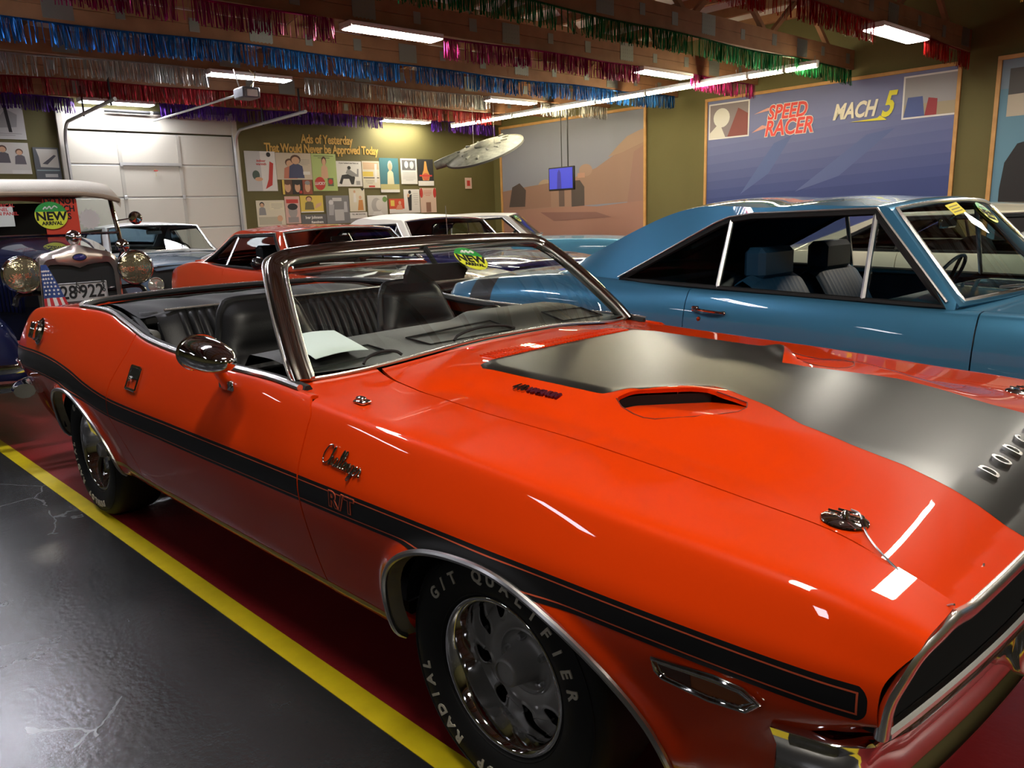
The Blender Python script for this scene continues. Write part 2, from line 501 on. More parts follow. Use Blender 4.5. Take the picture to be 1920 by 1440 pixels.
def hbox(mb, x0, x1, y0, y1, z0, z1, bev=0):
    """box in true hall coordinates"""
    c = RW((x0 + x1) / 2, (y0 + y1) / 2, (z0 + z1) / 2)
    cR, sR = math.cos(RZ), math.sin(RZ)
    mb.box(c, (x1 - x0, y1 - y0, z1 - z0), rot=((cR, -sR, 0), (sR, cR, 0), (0, 0, 1)), bev=bev)
    return mb
def struct(o): o['kind'] = 'structure'; return o

fl = struct(hbox(MB(), hx0 - .2, hx1 + .2, hy0 - .2, hy1 + .2, -.2, 0).build('floor', M_FLOOR, smooth=0))
# painted parking area (red) bounded by a yellow line that runs along the parked cars
mb = MB(); mb.box(((hx0 + hx1) / 2, (-.842 + hy1 - .5) / 2, .0008), (hx1 - hx0 - 1.1, hy1 - .5 + .842, .0016)); mb.build('red_parking_paint', M_RED, fl, smooth=0)
mb = MB(); mb.box(((hx0 + hx1) / 2, -.878, .0012), (hx1 - hx0 - .9, .076, .0024)); mb.build('yellow_line', M_YLINE, fl, smooth=0)
mb = MB()
for (cx, cy, L, a) in ((-.34, -1.155, .075, .8), (-.325, -1.135, .03, .2)):
    t = np.linspace(0, 2 * PI, 11)[:-1]; rr_ = .25 + .15 * rng.random(10)
    poly = [(cx + math.cos(a) * L * .6 * math.cos(q) - math.sin(a) * L * r * .4 * math.sin(q), cy + math.sin(a) * L * .6 * math.cos(q) + math.cos(a) * L * r * .4 * math.sin(q)) for q, r in zip(t, rr_)]
    mb.prism(poly, 0.0, .0015)
mb.build('paint_chip', mat('bare_concrete', (.55, .52, .48), rough=.8), fl, smooth=0)

struct(hbox(MB(), hx0 - .2, hx0, hy0, hy1 + .2, 0, ZC).build('wall_back', M_OLIVE, smooth=0))
struct(hbox(MB(), hx0, hx1, hy1, hy1 + .2, 0, ZC).build('wall_right', M_OLIVE, smooth=0))
struct(hbox(MB(), hx1, hx1 + .2, hy0, hy1 + .2, 0, ZC).build('wall_front', M_OLIVE, smooth=0))
struct(hbox(MB(), hx0, hx1, hy0 - .2, hy0, 0, ZC).build('wall_left', M_OLIVE, smooth=0))
ceil = struct(hbox(MB(), hx0 - .2, hx1 + .2, hy0 - .2, hy1 + .2, ZC, ZC + .15).build('ceiling', M_ROOF, smooth=0))
yy = hy0 + .5
while yy < hy1:
    hbox(MB(), hx0, hx1, yy, yy + .09, ZC - .14, ZC).build('purlin', M_WOOD, ceil, smooth=0); yy += .98

# --- trusses: bottom chord of two stacked planks, nail plates, webs, top plank
zt = hs(0, 0, 3.215)[2]
tx = [-11.71 + 1.512 * i for i in range(12)]
plate_me = None
LX = {}
for i, X in enumerate(tx):
    xt = hs(X, 0, 0)[0]
    if xt > hx1 - .3: break
    nm = ['nearest the garage door', 'second from the back wall', 'carrying silver tinsel', 'carrying blue tinsel', 'carrying magenta tinsel', 'carrying green tinsel', 'carrying bright red tinsel', 'carrying gold tinsel', 'just behind the front bumper line', 'over the front bumper', 'in front of the parked cars', 'nearest the front wall'][i]
    T = thing('roof_truss', 'brown timber roof truss ' + nm, 'truss', RW(xt, 0, 0), RZ, 'timber roof trusses')
    ya, yb = hy0 + .02, hy1 - .02
    for k, (z0, z1) in enumerate(((zt, zt + .155), (zt + .158, zt + .30))):
        mb = MB(); mb.box((0, (ya + yb) / 2, (z0 + z1) / 2), (.09, yb - ya, z1 - z0), bev=.004); mb.build('plank', M_WOOD, T, smooth=0)
    mb = MB(); mb.box((0, (ya + yb) / 2, ZC - .22), (.09, yb - ya, .14)); mb.build('top_plank', M_WOOD, T, smooth=0)
    mb = MB(); y = ya + .8; s = 1
    while y < yb - .8:
        mb.tube([(0, y, zt + .27), (0, y + .75, ZC - .2)] if s > 0 else [(0, y + .75, zt + .27), (0, y, ZC - .2)], .045, n=4); s = -s; y += .95
    mb.build('web', M_WOOD, T, smooth=0)
    y = ya + .35 + .2 * (i % 3); k = 0
    while y < yb - .2:
        wv, hv = ((.30, .24), (.10, .13), (.12, .15))[k % 3]
        mb = MB(); mb.box((.0475, y, zt + .155 + (.02 if k % 2 else -.005)), (.004, wv, hv))
        if k % 3 == 0 and i in (3, 4, 5, 6):
            for a in range(5):
                for c in range(6): mb.box((.0497, y - .125 + c * .05, zt + .055 + a * .05), (.002, .022, .02))
        mb.build('nail_plate', M_PLATE, T, smooth=0)
        y += .62 + .25 * rng.random(); k += 1

# --- tinsel garlands hanging from the chords
def tinsel(name, X, y0, y1, col, label, gaps=(), H=.245, dens=.0085, seed=0):
    r = np.random.default_rng(seed)
    m = mat(name, tuple(q * .85 for q in col), rough=.36, metal=.85)
    xt = hs(X, 0, 0)[0] + .065
    ya, yb = hs(0, y0, 0)[1], hs(0, y1, 0)[1]
    gp = [(hs(0, a, 0)[1], hs(0, b, 0)[1]) for a, b in gaps]
    n = int((yb - ya) / dens)
    V = []; F = []
    ph = r.random(6) * 6
    def sag(y): return -.012 - .012 * math.sin(y * 2.1 + ph[0]) - .012 * math.sin(y * .7 + ph[1])
    for j in range(n):
        y = ya + (j + r.random()) * dens
        if any(a < y < b for a, b in gp): continue
        thin = math.sin(y * 2.7 + ph[2]) + math.sin(y * 5.3 + ph[3]) + .6 * math.sin(y * 11 + ph[4])
        if thin > 1.05 and r.random() < .72: continue
        wd = .0035 + .0045 * r.random(); L = H * (.82 + .22 * r.random())
        zt0 = zt + sag(y); tw = r.normal(0, .5); tw2 = tw + r.normal(0, .9); dx = r.normal(0, .012); dy = r.normal(0, .010)
        a, b = (math.cos(tw), math.sin(tw)), (math.cos(tw2), math.sin(tw2))
        n0 = len(V); xo = xt + .012 * r.random()
        V += [RW(xo - a[1] * wd, y - a[0] * wd, zt0), RW(xo + a[1] * wd, y + a[0] * wd, zt0),
              RW(xo + dx * .5 + b[1] * wd, y + dy * .5 + b[0] * wd, zt0 - L * .55), RW(xo + dx * .5 - b[1] * wd, y + dy * .5 - b[0] * wd, zt0 - L * .55),
              RW(xo + dx + a[1] * wd, y + dy + a[0] * wd, zt0 - L), RW(xo + dx - a[1] * wd, y + dy - a[0] * wd, zt0 - L)]
        F += [(n0, n0 + 1, n0 + 2, n0 + 3), (n0 + 3, n0 + 2, n0 + 4, n0 + 5)]
    o = empty('tinsel_garland', (0, 0, 0)); tag(o, label, 'garland', 'tinsel garlands under the trusses')
    fr = mesh_obj('fringe', V, F, m, o, smooth=0); fr['kind'] = 'stuff'
    mb = MB()
    edges = [ya] + [e for g in gp for e in g] + [yb]
    for q in range(0, len(edges), 2):
        a, b = max(edges[q], ya), min(edges[q + 1], yb)
        if b - a < .1: continue
        ys = np.arange(a, b, .25)
        if len(ys) < 2: continue
        mb.tube([RW(xt, t, zt + sag(t) - .004) for t in ys], .012, n=5)
    mb.build('header_tape', m, o)
    return o
G1 = [(2.2, 3.5), (6.75, 7.9)]
tinsel('purple_tinsel', tx[0], -4.5, 9.5, (.075, .018, .24), 'purple tinsel fringe garland closest to the garage door', [(1.45, 2.65), (6.7, 7.85)], seed=1)
tinsel('dark_red_tinsel', tx[1], -4.5, 8.1, (.20, .008, .012), 'dark red tinsel garland between the purple and silver ones', (), seed=2)
tinsel('silver_tinsel', tx[2], -4.5, 9.6, (.42, .41, .38), 'silver tinsel fringe garland behind the blue one', G1, seed=3)
tinsel('blue_tinsel', tx[3], -4.5, 9.6, (.008, .085, .27), 'blue tinsel fringe garland across the hall', (), seed=4)
tinsel('magenta_tinsel', tx[4], -4.5, 9.6, (.30, .010, .10), 'magenta tinsel fringe garland interrupted by a bright light', G1, seed=5)
tinsel('green_tinsel', tx[5], -4.5, 9.6, (.006, .12, .03), 'green tinsel fringe garland across the hall', (), seed=6)
tinsel('red_tinsel', tx[6], -4.5, 9.65, (.36, .008, .008), 'bright red tinsel garland above the big blue mural', [(2.2, 3.5), (6.9, 8.15)], seed=7)
tinsel('gold_tinsel', tx[7], -4.5, 9.6, (.55, .27, .025), 'gold tinsel garland at the upper right', (), seed=8)

# --- fluorescent fixtures under the chords
def fixture(X, y0, y1, label, lens=None, wide=.24):
    a = hs(X, y0, 3.2); b = hs(X, y1, 3.2)
    T = thing('fluorescent_fixture', label, 'light', RW(a[0], (a[1] + b[1]) / 2, zt), RZ, 'fluorescent fixtures under the trusses')
    L = b[1] - a[1]
    mb = MB(); mb.box((0, 0, -.02), (wide, L + .05, .04), bev=.008); mb.build('housing', M_HOUSING, T, smooth=30)
    mb = MB(); mb.box((0, 0, -.056), (wide * .90, L - .01, .032), bev=.010); mb.build('lens', lens or M_LENS, T, smooth=0)
    for s in (-1, 1):
        mb = MB(); mb.box((s * wide * .475, 0, -.046), (wide * .035, L, .014), bev=.003); mb.build('side_rail', M_HOUSING, T, smooth=0)
    for s in (-1, 1):
        mb = MB(); mb.box((0, s * (L / 2 + .012), -.050), (wide * .985, .024, .032), bev=.006); mb.build('end_cap', M_HOUSING, T, smooth=30)
    return T
fixture(tx[0], 1.55, 2.56, 'long light right above the garage door', M_LENSC)
fixture(tx[0], 6.72, 7.79, 'light at the end of the purple tinsel near the corner')
fixture(tx[2], 2.23, 3.29, 'cool white light above the garage door opener', M_LENSC)
fixture(tx[2], 6.75, 7.76, 'light in the gap of the silver tinsel near the mural wall')
fixture(tx[4], 2.37, 3.45, 'brightest light in the gap of the magenta tinsel')
fixture(tx[4], 6.80, 7.88, 'light beside the far end of the magenta tinsel')
fixture(tx[6], 6.92, 8.12, 'wide light in the gap of the red tinsel at upper right', wide=.3)
fixture(tx[8], 2.37, 3.45, 'ceiling light over the blue coupe nose')
fixture(tx[8], 6.9, 8.0, 'ceiling light over the white car nose')
fixture(tx[2], -1.9, -.8, 'ceiling light over the aisle near the back wall', M_LENSC)
fixture(tx[4], -1.9, -.8, 'ceiling light over the aisle behind the convertible', M_LENSB)
fixture(tx[6], -1.9, -.8, 'ceiling light over the aisle beside the convertible', M_LENSC)
fixture(tx[8], -1.9, -.8, 'ceiling light over the aisle beside the front wheel')
fixture(tx[10], 2.37, 3.45, 'ceiling light in front of the blue coupe')
fixture(tx[10], -1.9, -.8, 'ceiling light behind the photographer')
for k_, nm_ in ((2, 'near the back wall'), (4, 'level with the vintage car'), (6, 'level with the rear wheel'), (8, 'level with the front wheel'), (10, 'nearest the front wall')):  # unseen row, added to brighten the near wheels from the side
    fixture(tx[k_], -5.95, -4.85, 'far aisle ceiling light ' + nm_, M_LENSW)

# --- bare tube strip running along the mural wall
ys, zs_ = 8.15, 3.09
segs = [(-11.4, -9.62), (-9.60, -7.62), (-7.60, -6.6), (-6.58, -4.86), (-4.84, -4.32), (-4.30, -3.85)]
for k, (a, b) in enumerate(segs):
    pa = hs(a, ys, zs_); pb = hs(b, ys, zs_)
    T = thing('strip_light', 'bare fluorescent tube ' + ['nearest the corner, over the hanging model', 'second from the corner of the wall row', 'hidden partly behind blue tinsel', 'crossing the magenta tinsel end', 'short one after the long magenta one', 'shortest one crossing the green tinsel'][k], 'light', RW((pa[0] + pb[0]) / 2, pa[1], pa[2]), RZ, 'bare tubes in a row along the mural wall')
    L = pb[0] - pa[0]
    mb = MB(); mb.box((0, 0, .05), (L, .07, .05), bev=.005); mb.build('batten', M_HOUSING, T, smooth=30)
    mb = MB(); mb.tube([(-L / 2 + .02, 0, 0), (L / 2 - .02, 0, 0)], 0.030, n=10); mb.build('tube', M_TUBE, T)
    for s in (-1, 1):
        mb = MB(); mb.box((s * (L / 2 - .012), 0, .01), (.022, .05, .07)); mb.build('lamp_holder', M_HOUSING, T, smooth=0)
        mb = MB(); mb.tube([(s * L * .4, 0, .07), (s * L * .4, 0, zt - pa[2])], .004, n=4); mb.build('hanger', M_GALV, T)

# --- electrical box and looped cable on the truss at the upper left
h = hs(tx[4], -.15, 3.375)
T = thing('junction_box', 'dark electrical box with a looped cable on the truss at upper left', 'box', RW(h[0] + .05, h[1], h[2]), RZ)
mb = MB(); mb.box((.03, 0, 0), (.06, .32, .26), bev=.008); mb.build('box_shell', mat('box_grey', (.06, .06, .06), rough=.6), T)
mb = MB(); mb.tube(bez([(.03, .12, -.02), (.05, .28, .02), (.05, .36, -.04), (.05, .44, -.09), (.05, .50, -.02), (.04, .48, .10)], 30), .010, n=6); mb.build('cable_loop', mat('cable_grey', (.20, .20, .19), rough=.5), T)
# ================================================================== WALL PIECES
def onwallB(Y, Z, d=.0): h = hs(XB, Y, Z); return RW(hx0 + d, h[1], h[2])       # back wall (adverts)
WUX, WUY, WUN = np.array([RY[0], RY[1], 0]), np.array([0, 0, 1.0]), np.array([RX[0], RX[1], 0])
def onwallR(X, Z, d=.0): h = hs(X, YB, Z); return RW(h[0], hy1 - d, h[2])       # mural wall
MUX, MUY, MUN = np.array([RX[0], RX[1], 0]), np.array([0, 0, 1.0]), np.array([-RY[0], -RY[1], 0])
def flat(c): return mat('ink_%02x%02x%02x' % tuple(int(255 * q) for q in c), c, rough=.65)
def picture(name, label, cat, O, ux, uy, un, w_, h_, bg, shapes, group=None, thick=.012, frame_m=None, fw=.06):
    """flat printed board at O: shapes in unit coordinates (-.5...5): r rect, e ellipse, p polygon, t text"""
    T = tag(empty(name), label, cat, group); T.matrix_world = frame(O, ux, uy, un)
    mb = MB(); mb.box((0, 0, thick / 2), (w_, h_, thick)); mb.build('board', flat(bg), T, smooth=0)
    lay = thick
    cur = None
    for s in shapes:
        lay += .0006
        if s[0] == 't':
            text_obj('print_text', s[1], s[4] * h_, flat(s[5]), T, depth=.0003, mtx=Matrix.Translation((s[2] * w_, s[3] * h_, lay + .0004)), bold=s[6] if len(s) > 6 else 0, shear=s[7] if len(s) > 7 else 0, sx=s[8] if len(s) > 8 else 1)
            continue
        if s[0] == 'r': poly = [(s[1] - s[3] / 2, s[2] - s[4] / 2), (s[1] + s[3] / 2, s[2] - s[4] / 2), (s[1] + s[3] / 2, s[2] + s[4] / 2), (s[1] - s[3] / 2, s[2] + s[4] / 2)]
        elif s[0] == 'e': poly = [(s[1] + s[3] * math.cos(t), s[2] + s[4] * math.sin(t)) for t in np.linspace(0, 2 * PI, 21)[:-1]]
        else: poly = s[1]
        mb = MB(); mb.prism([(u * w_, v * h_) for u, v in poly], lay - .0006 if lay > thick + .0007 else thick, lay); mb.build('print_shape', flat(s[-1]), T, smooth=0)
    if frame_m:
        for (cx, cy, dx, dy) in ((0, h_ / 2 + fw / 2, w_ + 2 * fw, fw), (0, -h_ / 2 - fw / 2, w_ + 2 * fw, fw), (-w_ / 2 - fw / 2, 0, fw, h_), (w_ / 2 + fw / 2, 0, fw, h_)):
            mb = MB(); mb.box((cx, cy, .02), (dx, dy, .04), bev=.004); mb.build('frame_rail', frame_m, T, smooth=0)
    return T
CR, WH, BK, RD, GY = (.58, .54, .40), (.62, .61, .56), (.02, .02, .02), (.45, .04, .03), (.22, .22, .21)
SK = (.55, .33, .20); BR = (.10, .05, .03); YL = (.60, .45, .08); PK = (.55, .30, .24); TL = (.10, .25, .30)
def person(cx, cy, s, top, hair=BR, skin=SK):
    return [('p', [(cx - .16 * s, cy - .30 * s), (cx + .16 * s, cy - .30 * s), (cx + .13 * s, cy + .02 * s), (cx + .05 * s, cy + .08 * s), (cx - .05 * s, cy + .08 * s), (cx - .13 * s, cy + .02 * s)], top),
            ('e', cx, cy + .20 * s, .105 * s, .125 * s, hair), ('e', cx, cy + .17 * s, .08 * s, .10 * s, skin)]
def lines(cx, cy, w_, n, dy, c=GY): return [('r', cx, cy - k * dy, w_ * (1 if k < n - 1 else .6), .012, c) for k in range(n)]
ADS = [
 (4.36, 2.23, .56, .67, WH, [('r', -.25, .0, .5, 1, (.45, .46, .44)), ('p', [(.10, -.45), (.33, -.35), (.42, .2), (.30, .25), (.22, -.2)], RD), ('t', 'indoor\nwarmth', .02, .22, .09, RD, .002), ('e', .28, .42, .07, .06, BK), ('e', -.18, -.10, .12, .12, (.06, .09, .07)), ('e', -.10, -.20, .13, .05, SK)], 'white slipper advert at the left end of the top row'),
 (4.99, 2.32, .69, .46, (.50, .44, .33), person(-.12, -.10, 1.2, (.45, .16, .10)) + person(.05, -.02, 1.4, (.05, .06, .12)) + lines(.30, .25, .3, 4, .06) + [('r', .34, -.25, .2, .12, WH)], 'tan advert with a standing couple in the top row'),
 (5.59, 2.22, .50, .66, (.36, .46, .16), person(.0, .12, .95, SK) + [('e', -.22, -.30, .22, .18, RD), ('t', 'LUCKY', -.22, -.30, .10, WH, .003), ('r', .22, -.26, .24, .22, (.10, .12, .06)), ('e', .22, -.25, .09, .07, RD)] + lines(0, .44, .8, 2, .05, BK), 'green advert with a red LUCKY disc'),
 (4.82, 1.96, .20, .25, BR, [('e', .05, .0, .30, .36, SK), ('r', -.35, .0, .2, 1, YL), ('e', .05, .30, .3, .15, BR)], 'left of three small face pictures', 'three small face pictures'),
 (5.02, 1.96, .19, .25, BK, [('e', .0, .0, .28, .36, SK), ('e', .0, .30, .3, .16, BK), ('r', .3, -.35, .3, .2, RD)], 'middle of three small face pictures', 'three small face pictures'),
 (5.22, 1.96, .19, .25, (.25, .07, .04), [('e', .0, .0, .28, .36, SK), ('e', .02, .30, .28, .15, GY)], 'right of three small face pictures', 'three small face pictures'),
 (6.11, 2.20, .54, .46, WH, [('t', 'if your husband ever finds out', 0, .42, .075, BK, .001), ('p', [(-.42, -.38), (-.30, -.05), (.15, .02), (.22, -.15), (.15, -.42), (.05, -.42), (-.02, -.2), (-.25, -.2), (-.32, -.42)], BK), ('p', [(-.15, .02), (-.05, .22), (.30, -.02), (.32, .2), (.38, .2), (.36, -.12), (.1, -.1)], GY), ('e', .0, .24, .07, .07, BK), ('r', .33, -.36, .16, .16, (.3, .3, .28))], 'black and white advert under the word Approved'),
 (6.59, 2.19, .39, .50, CR, [('r', 0, .32, .9, .26, (.52, .36, .22)), ('r', -.18, .02, .6, .18, YL), ('r', .0, -.12, .9, .03, BK), ('p', [(.18, -.3), (.30, -.3), (.36, .4), (.22, .4)], WH), ('r', 0, -.44, .35, .06, RD)] + lines(-.1, -.22, .5, 3, .05), 'narrow cream advert with a yellow box'),
 (7.01, 2.18, .44, .65, (.05, .16, .18), person(.05, .05, 1.15, (.58, .55, .35), (.62, .58, .40)) + [('r', 0, -.34, 1, .16, (.42, .38, .16)), ('r', 0, -.46, 1, .08, WH)], 'tall teal advert with a laughing figure in white'),
 (7.48, 2.26, .39, .49, WH, [('r', .0, .24, .84, .40, (.12, .12, .12)), ('e', -.15, .26, .12, .14, (.5, .5, .5)), ('e', .18, .24, .13, .15, (.45, .45, .45))] + lines(0, -.05, .8, 6, .06), 'black and white advert left of the pear'),
 (7.89, 2.24, .39, .52, BK, [('p', [(-.05, .42), (.05, .42), (.12, .1), (.26, -.12), (.2, -.3), (-.2, -.3), (-.26, -.12), (-.12, .1)], (.50, .25, .06)), ('e', 0, -.16, .22, .14, (.45, .10, .05)), ('r', 0, -.41, 1, .18, WH), ('r', .0, -.12, .8, .06, RD)], 'black advert with a golden pear'),
 (4.47, 1.51, .53, .45, CR, person(-.30, .18, .8, GY, BK) + [('r', .22, .28, .5, .30, (.62, .58, .40)), ('r', -.05, -.28, .8, .3, (.40, .38, .28)), ('e', .3, -.2, .1, .12, SK)] + lines(.22, .36, .4, 4, .06), 'cream comic-style advert low on the left'),
 (4.89, 1.56, .29, .48, (.55, .36, .30), [('r', 0, .32, .8, .14, RD), ('e', 0, -.05, .3, .25, (.30, .28, .26)), ('e', 0, .12, .34, .12, BK), ('r', 0, -.36, .7, .2, (.25, .23, .22))], 'narrow pink advert in the lower row'),
 (5.28, 1.66, .46, .30, YL, person(-.12, .05, 1.3, (.14, .12, .05), BR) + [('p', [(.1, -.3), (.4, -.1), (.42, .1), (.2, .0)], SK), ('r', 0, -.47, 1, .06, WH)], 'yellow advert with a drinking figure'),
 (5.30, 1.38, .51, .19, (.10, .10, .10), [('t', 'Iver Johnson', .0, .20, .36, WH, .003), ('t', 'Revolvers', .12, -.25, .32, WH, .003)], 'dark strip lettered Iver Johnson Revolvers'),
 (5.81, 1.55, .49, .51, (.17, .17, .17), [('r', .05, -.20, .40, .40, (.40, .40, .38)), ('e', -.28, .25, .1, .1, (.5, .5, .5)), ('p', [(-.4, -.2), (-.2, -.2), (-.15, .18), (-.38, .18)], (.32, .32, .32)), ('p', [(.25, -.1), (.42, -.1), (.4, .28), (.28, .28)], (.38, .38, .38)), ('r', -.02, .36, .4, .12, (.45, .45, .44))], 'grey machine advert in the lower row'),
 (6.24, 1.72, .34, .43, CR, [('p', [(.0, -.45), (.38, -.45), (.35, .0), (.1, .0)], (.50, .22, .06)), ('e', .2, .1, .09, .08, SK), ('p', [(-.25, -.1), (-.05, -.1), (-.08, .28), (-.22, .28)], WH), ('e', -.15, .36, .07, .06, SK), ('p', [(.25, .5), (.5, .5), (.37, .38)], BK)], 'cream advert with an orange dress'),
 (6.25, 1.39, .38, .20, WH, [('r', 0, -.28, 1, .44, GY), ('t', 'TELL ME DOCTOR', 0, .30, .18, BK, .001)], 'white strip of black lettering below the orange dress'),
 (6.69, 1.61, .45, .38, (.50, .49, .44), [('e', -.05, .0, .26, .38, (.34, .33, .30)), ('e', .08, .02, .16, .26, (.52, .50, .45)), ('e', .38, .30, .12, .14, (.12, .22, .06)), ('p', [(-.3, -.5), (.3, -.5), (.15, -.3), (-.2, -.3)], (.58, .57, .53))], 'pale grey advert with a large head'),
 (7.14, 1.59, .36, .28, (.50, .07, .03), [('r', -.28, .2, .25, .4, YL), ('r', 0, -.35, 1, .3, WH), ('e', .2, .22, .09, .13, SK), ('p', [(-.1, -.25), (.38, -.25), (.3, .08), (.05, .08)], (.58, .25, .15))], 'small red advert above the white soft top'),
 (7.51, 1.68, .38, .46, WH, [('p', [(-.22, -.4), (-.05, -.4), (.0, .3), (-.28, .2)], BK), ('e', -.12, .38, .09, .08, BK), ('e', -.22, .24, .08, .08, SK)] + lines(.25, .32, .3, 6, .09), 'black and white advert below the plain pair'),
 (7.92, 1.69, .40, .49, (.56, .42, .33), [('e', -.42, .3, .1, .2, RD), ('e', .42, .3, .1, .2, RD), ('r', 0, -.28, .3, .4, (.22, .12, .08))] + lines(-.02, .38, .5, 4, .06, RD), 'pale pink advert at the right end of the lower row'),
 (.60, 2.87, .52, .48, (.52, .52, .50), [('p', [(-.3, -.2), (.3, -.15), (.35, .2), (.1, .35), (-.1, .1)], (.32, .32, .31)), ('p', [(.1, -.3), (.18, -.3), (.12, .45), (.04, .45)], BK)] + lines(0, -.34, .8, 2, .05), 'white poster high beside the garage door'),
 (.58, 2.37, .56, .43, (.54, .53, .48), person(-.08, .12, .9, (.10, .09, .10), BR) + person(.28, .05, .8, (.12, .11, .12), BR) + [('r', .28, -.44, .44, .12, WH), ('e', -.3, -.33, .1, .12, (.45, .33, .18))], 'couple poster below the high white one'),
 (1.075, 2.30, .33, .46, (.10, .11, .12), [('p', [(-.28, -.10), (.45, -.12), (.45, .45), (-.38, .45), (-.30, .2)], (.52, .50, .44)), ('p', [(-.2, .0), (.0, -.02), (.38, .25), (.3, .28)], (.08, .08, .09)), ('r', .1, -.36, .5, .1, (.42, .42, .40)), ('r', .0, -.2, .9, .03, (.30, .40, .40))], 'dark framed poster next to the garage door'),
 (.60, 2.03, .50, .10, WH, [('r', 0, 0, .92, .5, (.5, .5, .49))], 'white panel cover low beside the garage door')]
for i, a in enumerate(ADS):
    y, z, w_, h_, bg, sh, lab = a[:7]
    picture('advert_poster', lab + (' on the olive wall' if len((lab + ' on the olive wall').split()) <= 16 else ''), 'poster', onwallB(y, z, .002), WUX, WUY, WUN, w_ * RS_, h_ * RS_, bg, sh, group=a[7] if len(a) > 7 else 'adverts on the back wall', thick=.008)
# painted heading
hdg = thing('wall_heading', 'gold lettering Ads of Yesterday That Would Never be Approved Today', 'lettering')
M_GOLD = mat('gold_lettering', (.55, .33, .06), rough=.5)
text_obj('heading_line', 'Ads of Yesterday', .25, M_GOLD, hdg, depth=.004, mtx=frame(onwallB(5.70, 2.795, .005), WUX, WUY, WUN), bold=.006, sx=.74, space=.95)
text_obj('heading_line', 'That Would Never be Approved Today', .24, M_GOLD, hdg, depth=.004, mtx=frame(onwallB(5.62, 2.625, .005), WUX, WUY, WUN), bold=.006, sx=.74, space=.93)

# ---- garage door with panels
Hh = lambda Y: hs(XB, Y, 0)[1]; Zz = lambda Z: hs(0, 0, Z)[2]
gd = empty('door_1', RW(hx0, (Hh(1.35) + Hh(3.88)) / 2, 0), RZ); gd['kind'] = 'structure'
gw = Hh(3.88) - Hh(1.35); zr = [Zz(2.78), Zz(2.30), Zz(1.805), Zz(1.31), Zz(.815), .02]
mb = MB(); mb.box((.02, 0, zr[0] / 2), (.04, gw, zr[0])); mb.build('door_back', M_GALV, gd, smooth=0)
cols = [-.5, -.215, .14, .5] if True else []
for r_ in range(5):
    for c in range(3):
        y0, y1 = gw * cols[c] + .012, gw * cols[c + 1] - .012; z1, z0 = zr[r_] - .012, zr[r_ + 1] + .012
        mb = MB(); mb.box((.05, (y0 + y1) / 2, (z0 + z1) / 2), (.03, y1 - y0, z1 - z0), bev=.008); mb.build('panel', M_DOORW, gd, smooth=0)
for c in (1, 2):
    for r_ in range(5):
        mb = MB(); mb.box((.068, gw * cols[c], (zr[r_] + zr[r_ + 1]) / 2), (.012, .06, zr[r_] - zr[r_ + 1] - .05)); mb.build('stile', mat('stile_white', (.40, .38, .32), rough=.5), gd, smooth=0)
        mb = MB(); mb.box((.078, gw * cols[c], zr[r_ + 1] + .0), (.02, .055, .07), bev=.006); mb.build('hinge', M_GALV, gd, smooth=0)
mb = MB(); mb.box((.075, gw * -.04, zr[1] + .015), (.03, gw * .36, .05)); mb.build('reinforcing_bar', M_GALV, gd, smooth=0)
mb = MB(); mb.box((.045, 0, (zr[0] + Zz(3.12)) / 2 + .01), (.05, gw + .05, Zz(3.12) - zr[0] - .03), bev=.006); mb.build('header_board', M_DOORW, gd, smooth=0)
for s in (-1, 1):
    mb = MB(); mb.box((.05, s * (gw / 2 + .055), Zz(3.15) / 2), (.07, .10, Zz(3.15)), bev=.005); mb.build('jamb', M_DOORW, gd, smooth=0)
    mb = MB()
    mb.tube([(.13, s * (gw / 2 + .02), .1), (.13, s * (gw / 2 + .02), zr[0] - .25)] + [(.13 + .35 * (1 - math.cos(a)), s * (gw / 2 + .02), zr[0] - .25 + .35 * math.sin(a)) for a in np.linspace(.2, PI / 2, 8)] + [(3.0, s * (gw / 2 + .02), zr[0] + .14)], .028, n=6)
    mb.build('track', M_GALV, gd)
    for xx in (1.4, 2.8): mb = MB(); mb.box((xx, s * (gw / 2 + .02), (zr[0] + .1 + zt) / 2), (.035, .02, zt - zr[0] - .05)); mb.build('track_hanger', M_BLACK, gd, smooth=0)
mb = MB(); mb.tube([(.16, -gw * .42, Zz(3.085)), (.16, gw * .48, Zz(3.075))], .012, n=8); mb.build('torsion_shaft', M_GALV, gd)
for a, b in ((-.28, -.02), (.0, .22)): mb = MB(); mb.tube([(.16, gw * a, Zz(3.082)), (.16, gw * b, Zz(3.078))], .030, n=10); mb.build('torsion_spring', M_BLACK, gd)
mb = MB(); mb.tube([(.085, gw * -.02, zr[1] - .06), (.09, gw * -.02, zr[1] - .20)], .004, n=4); mb.build('pull_cord', mat('cord_yellow', (.60, .50, .20), rough=.7), gd)
mb = MB(); mb.box((.10, gw * -.02, zr[1] - .10), (.02, .07, .018), bev=.005); mb.build('pull_handle', flat(RD), gd)
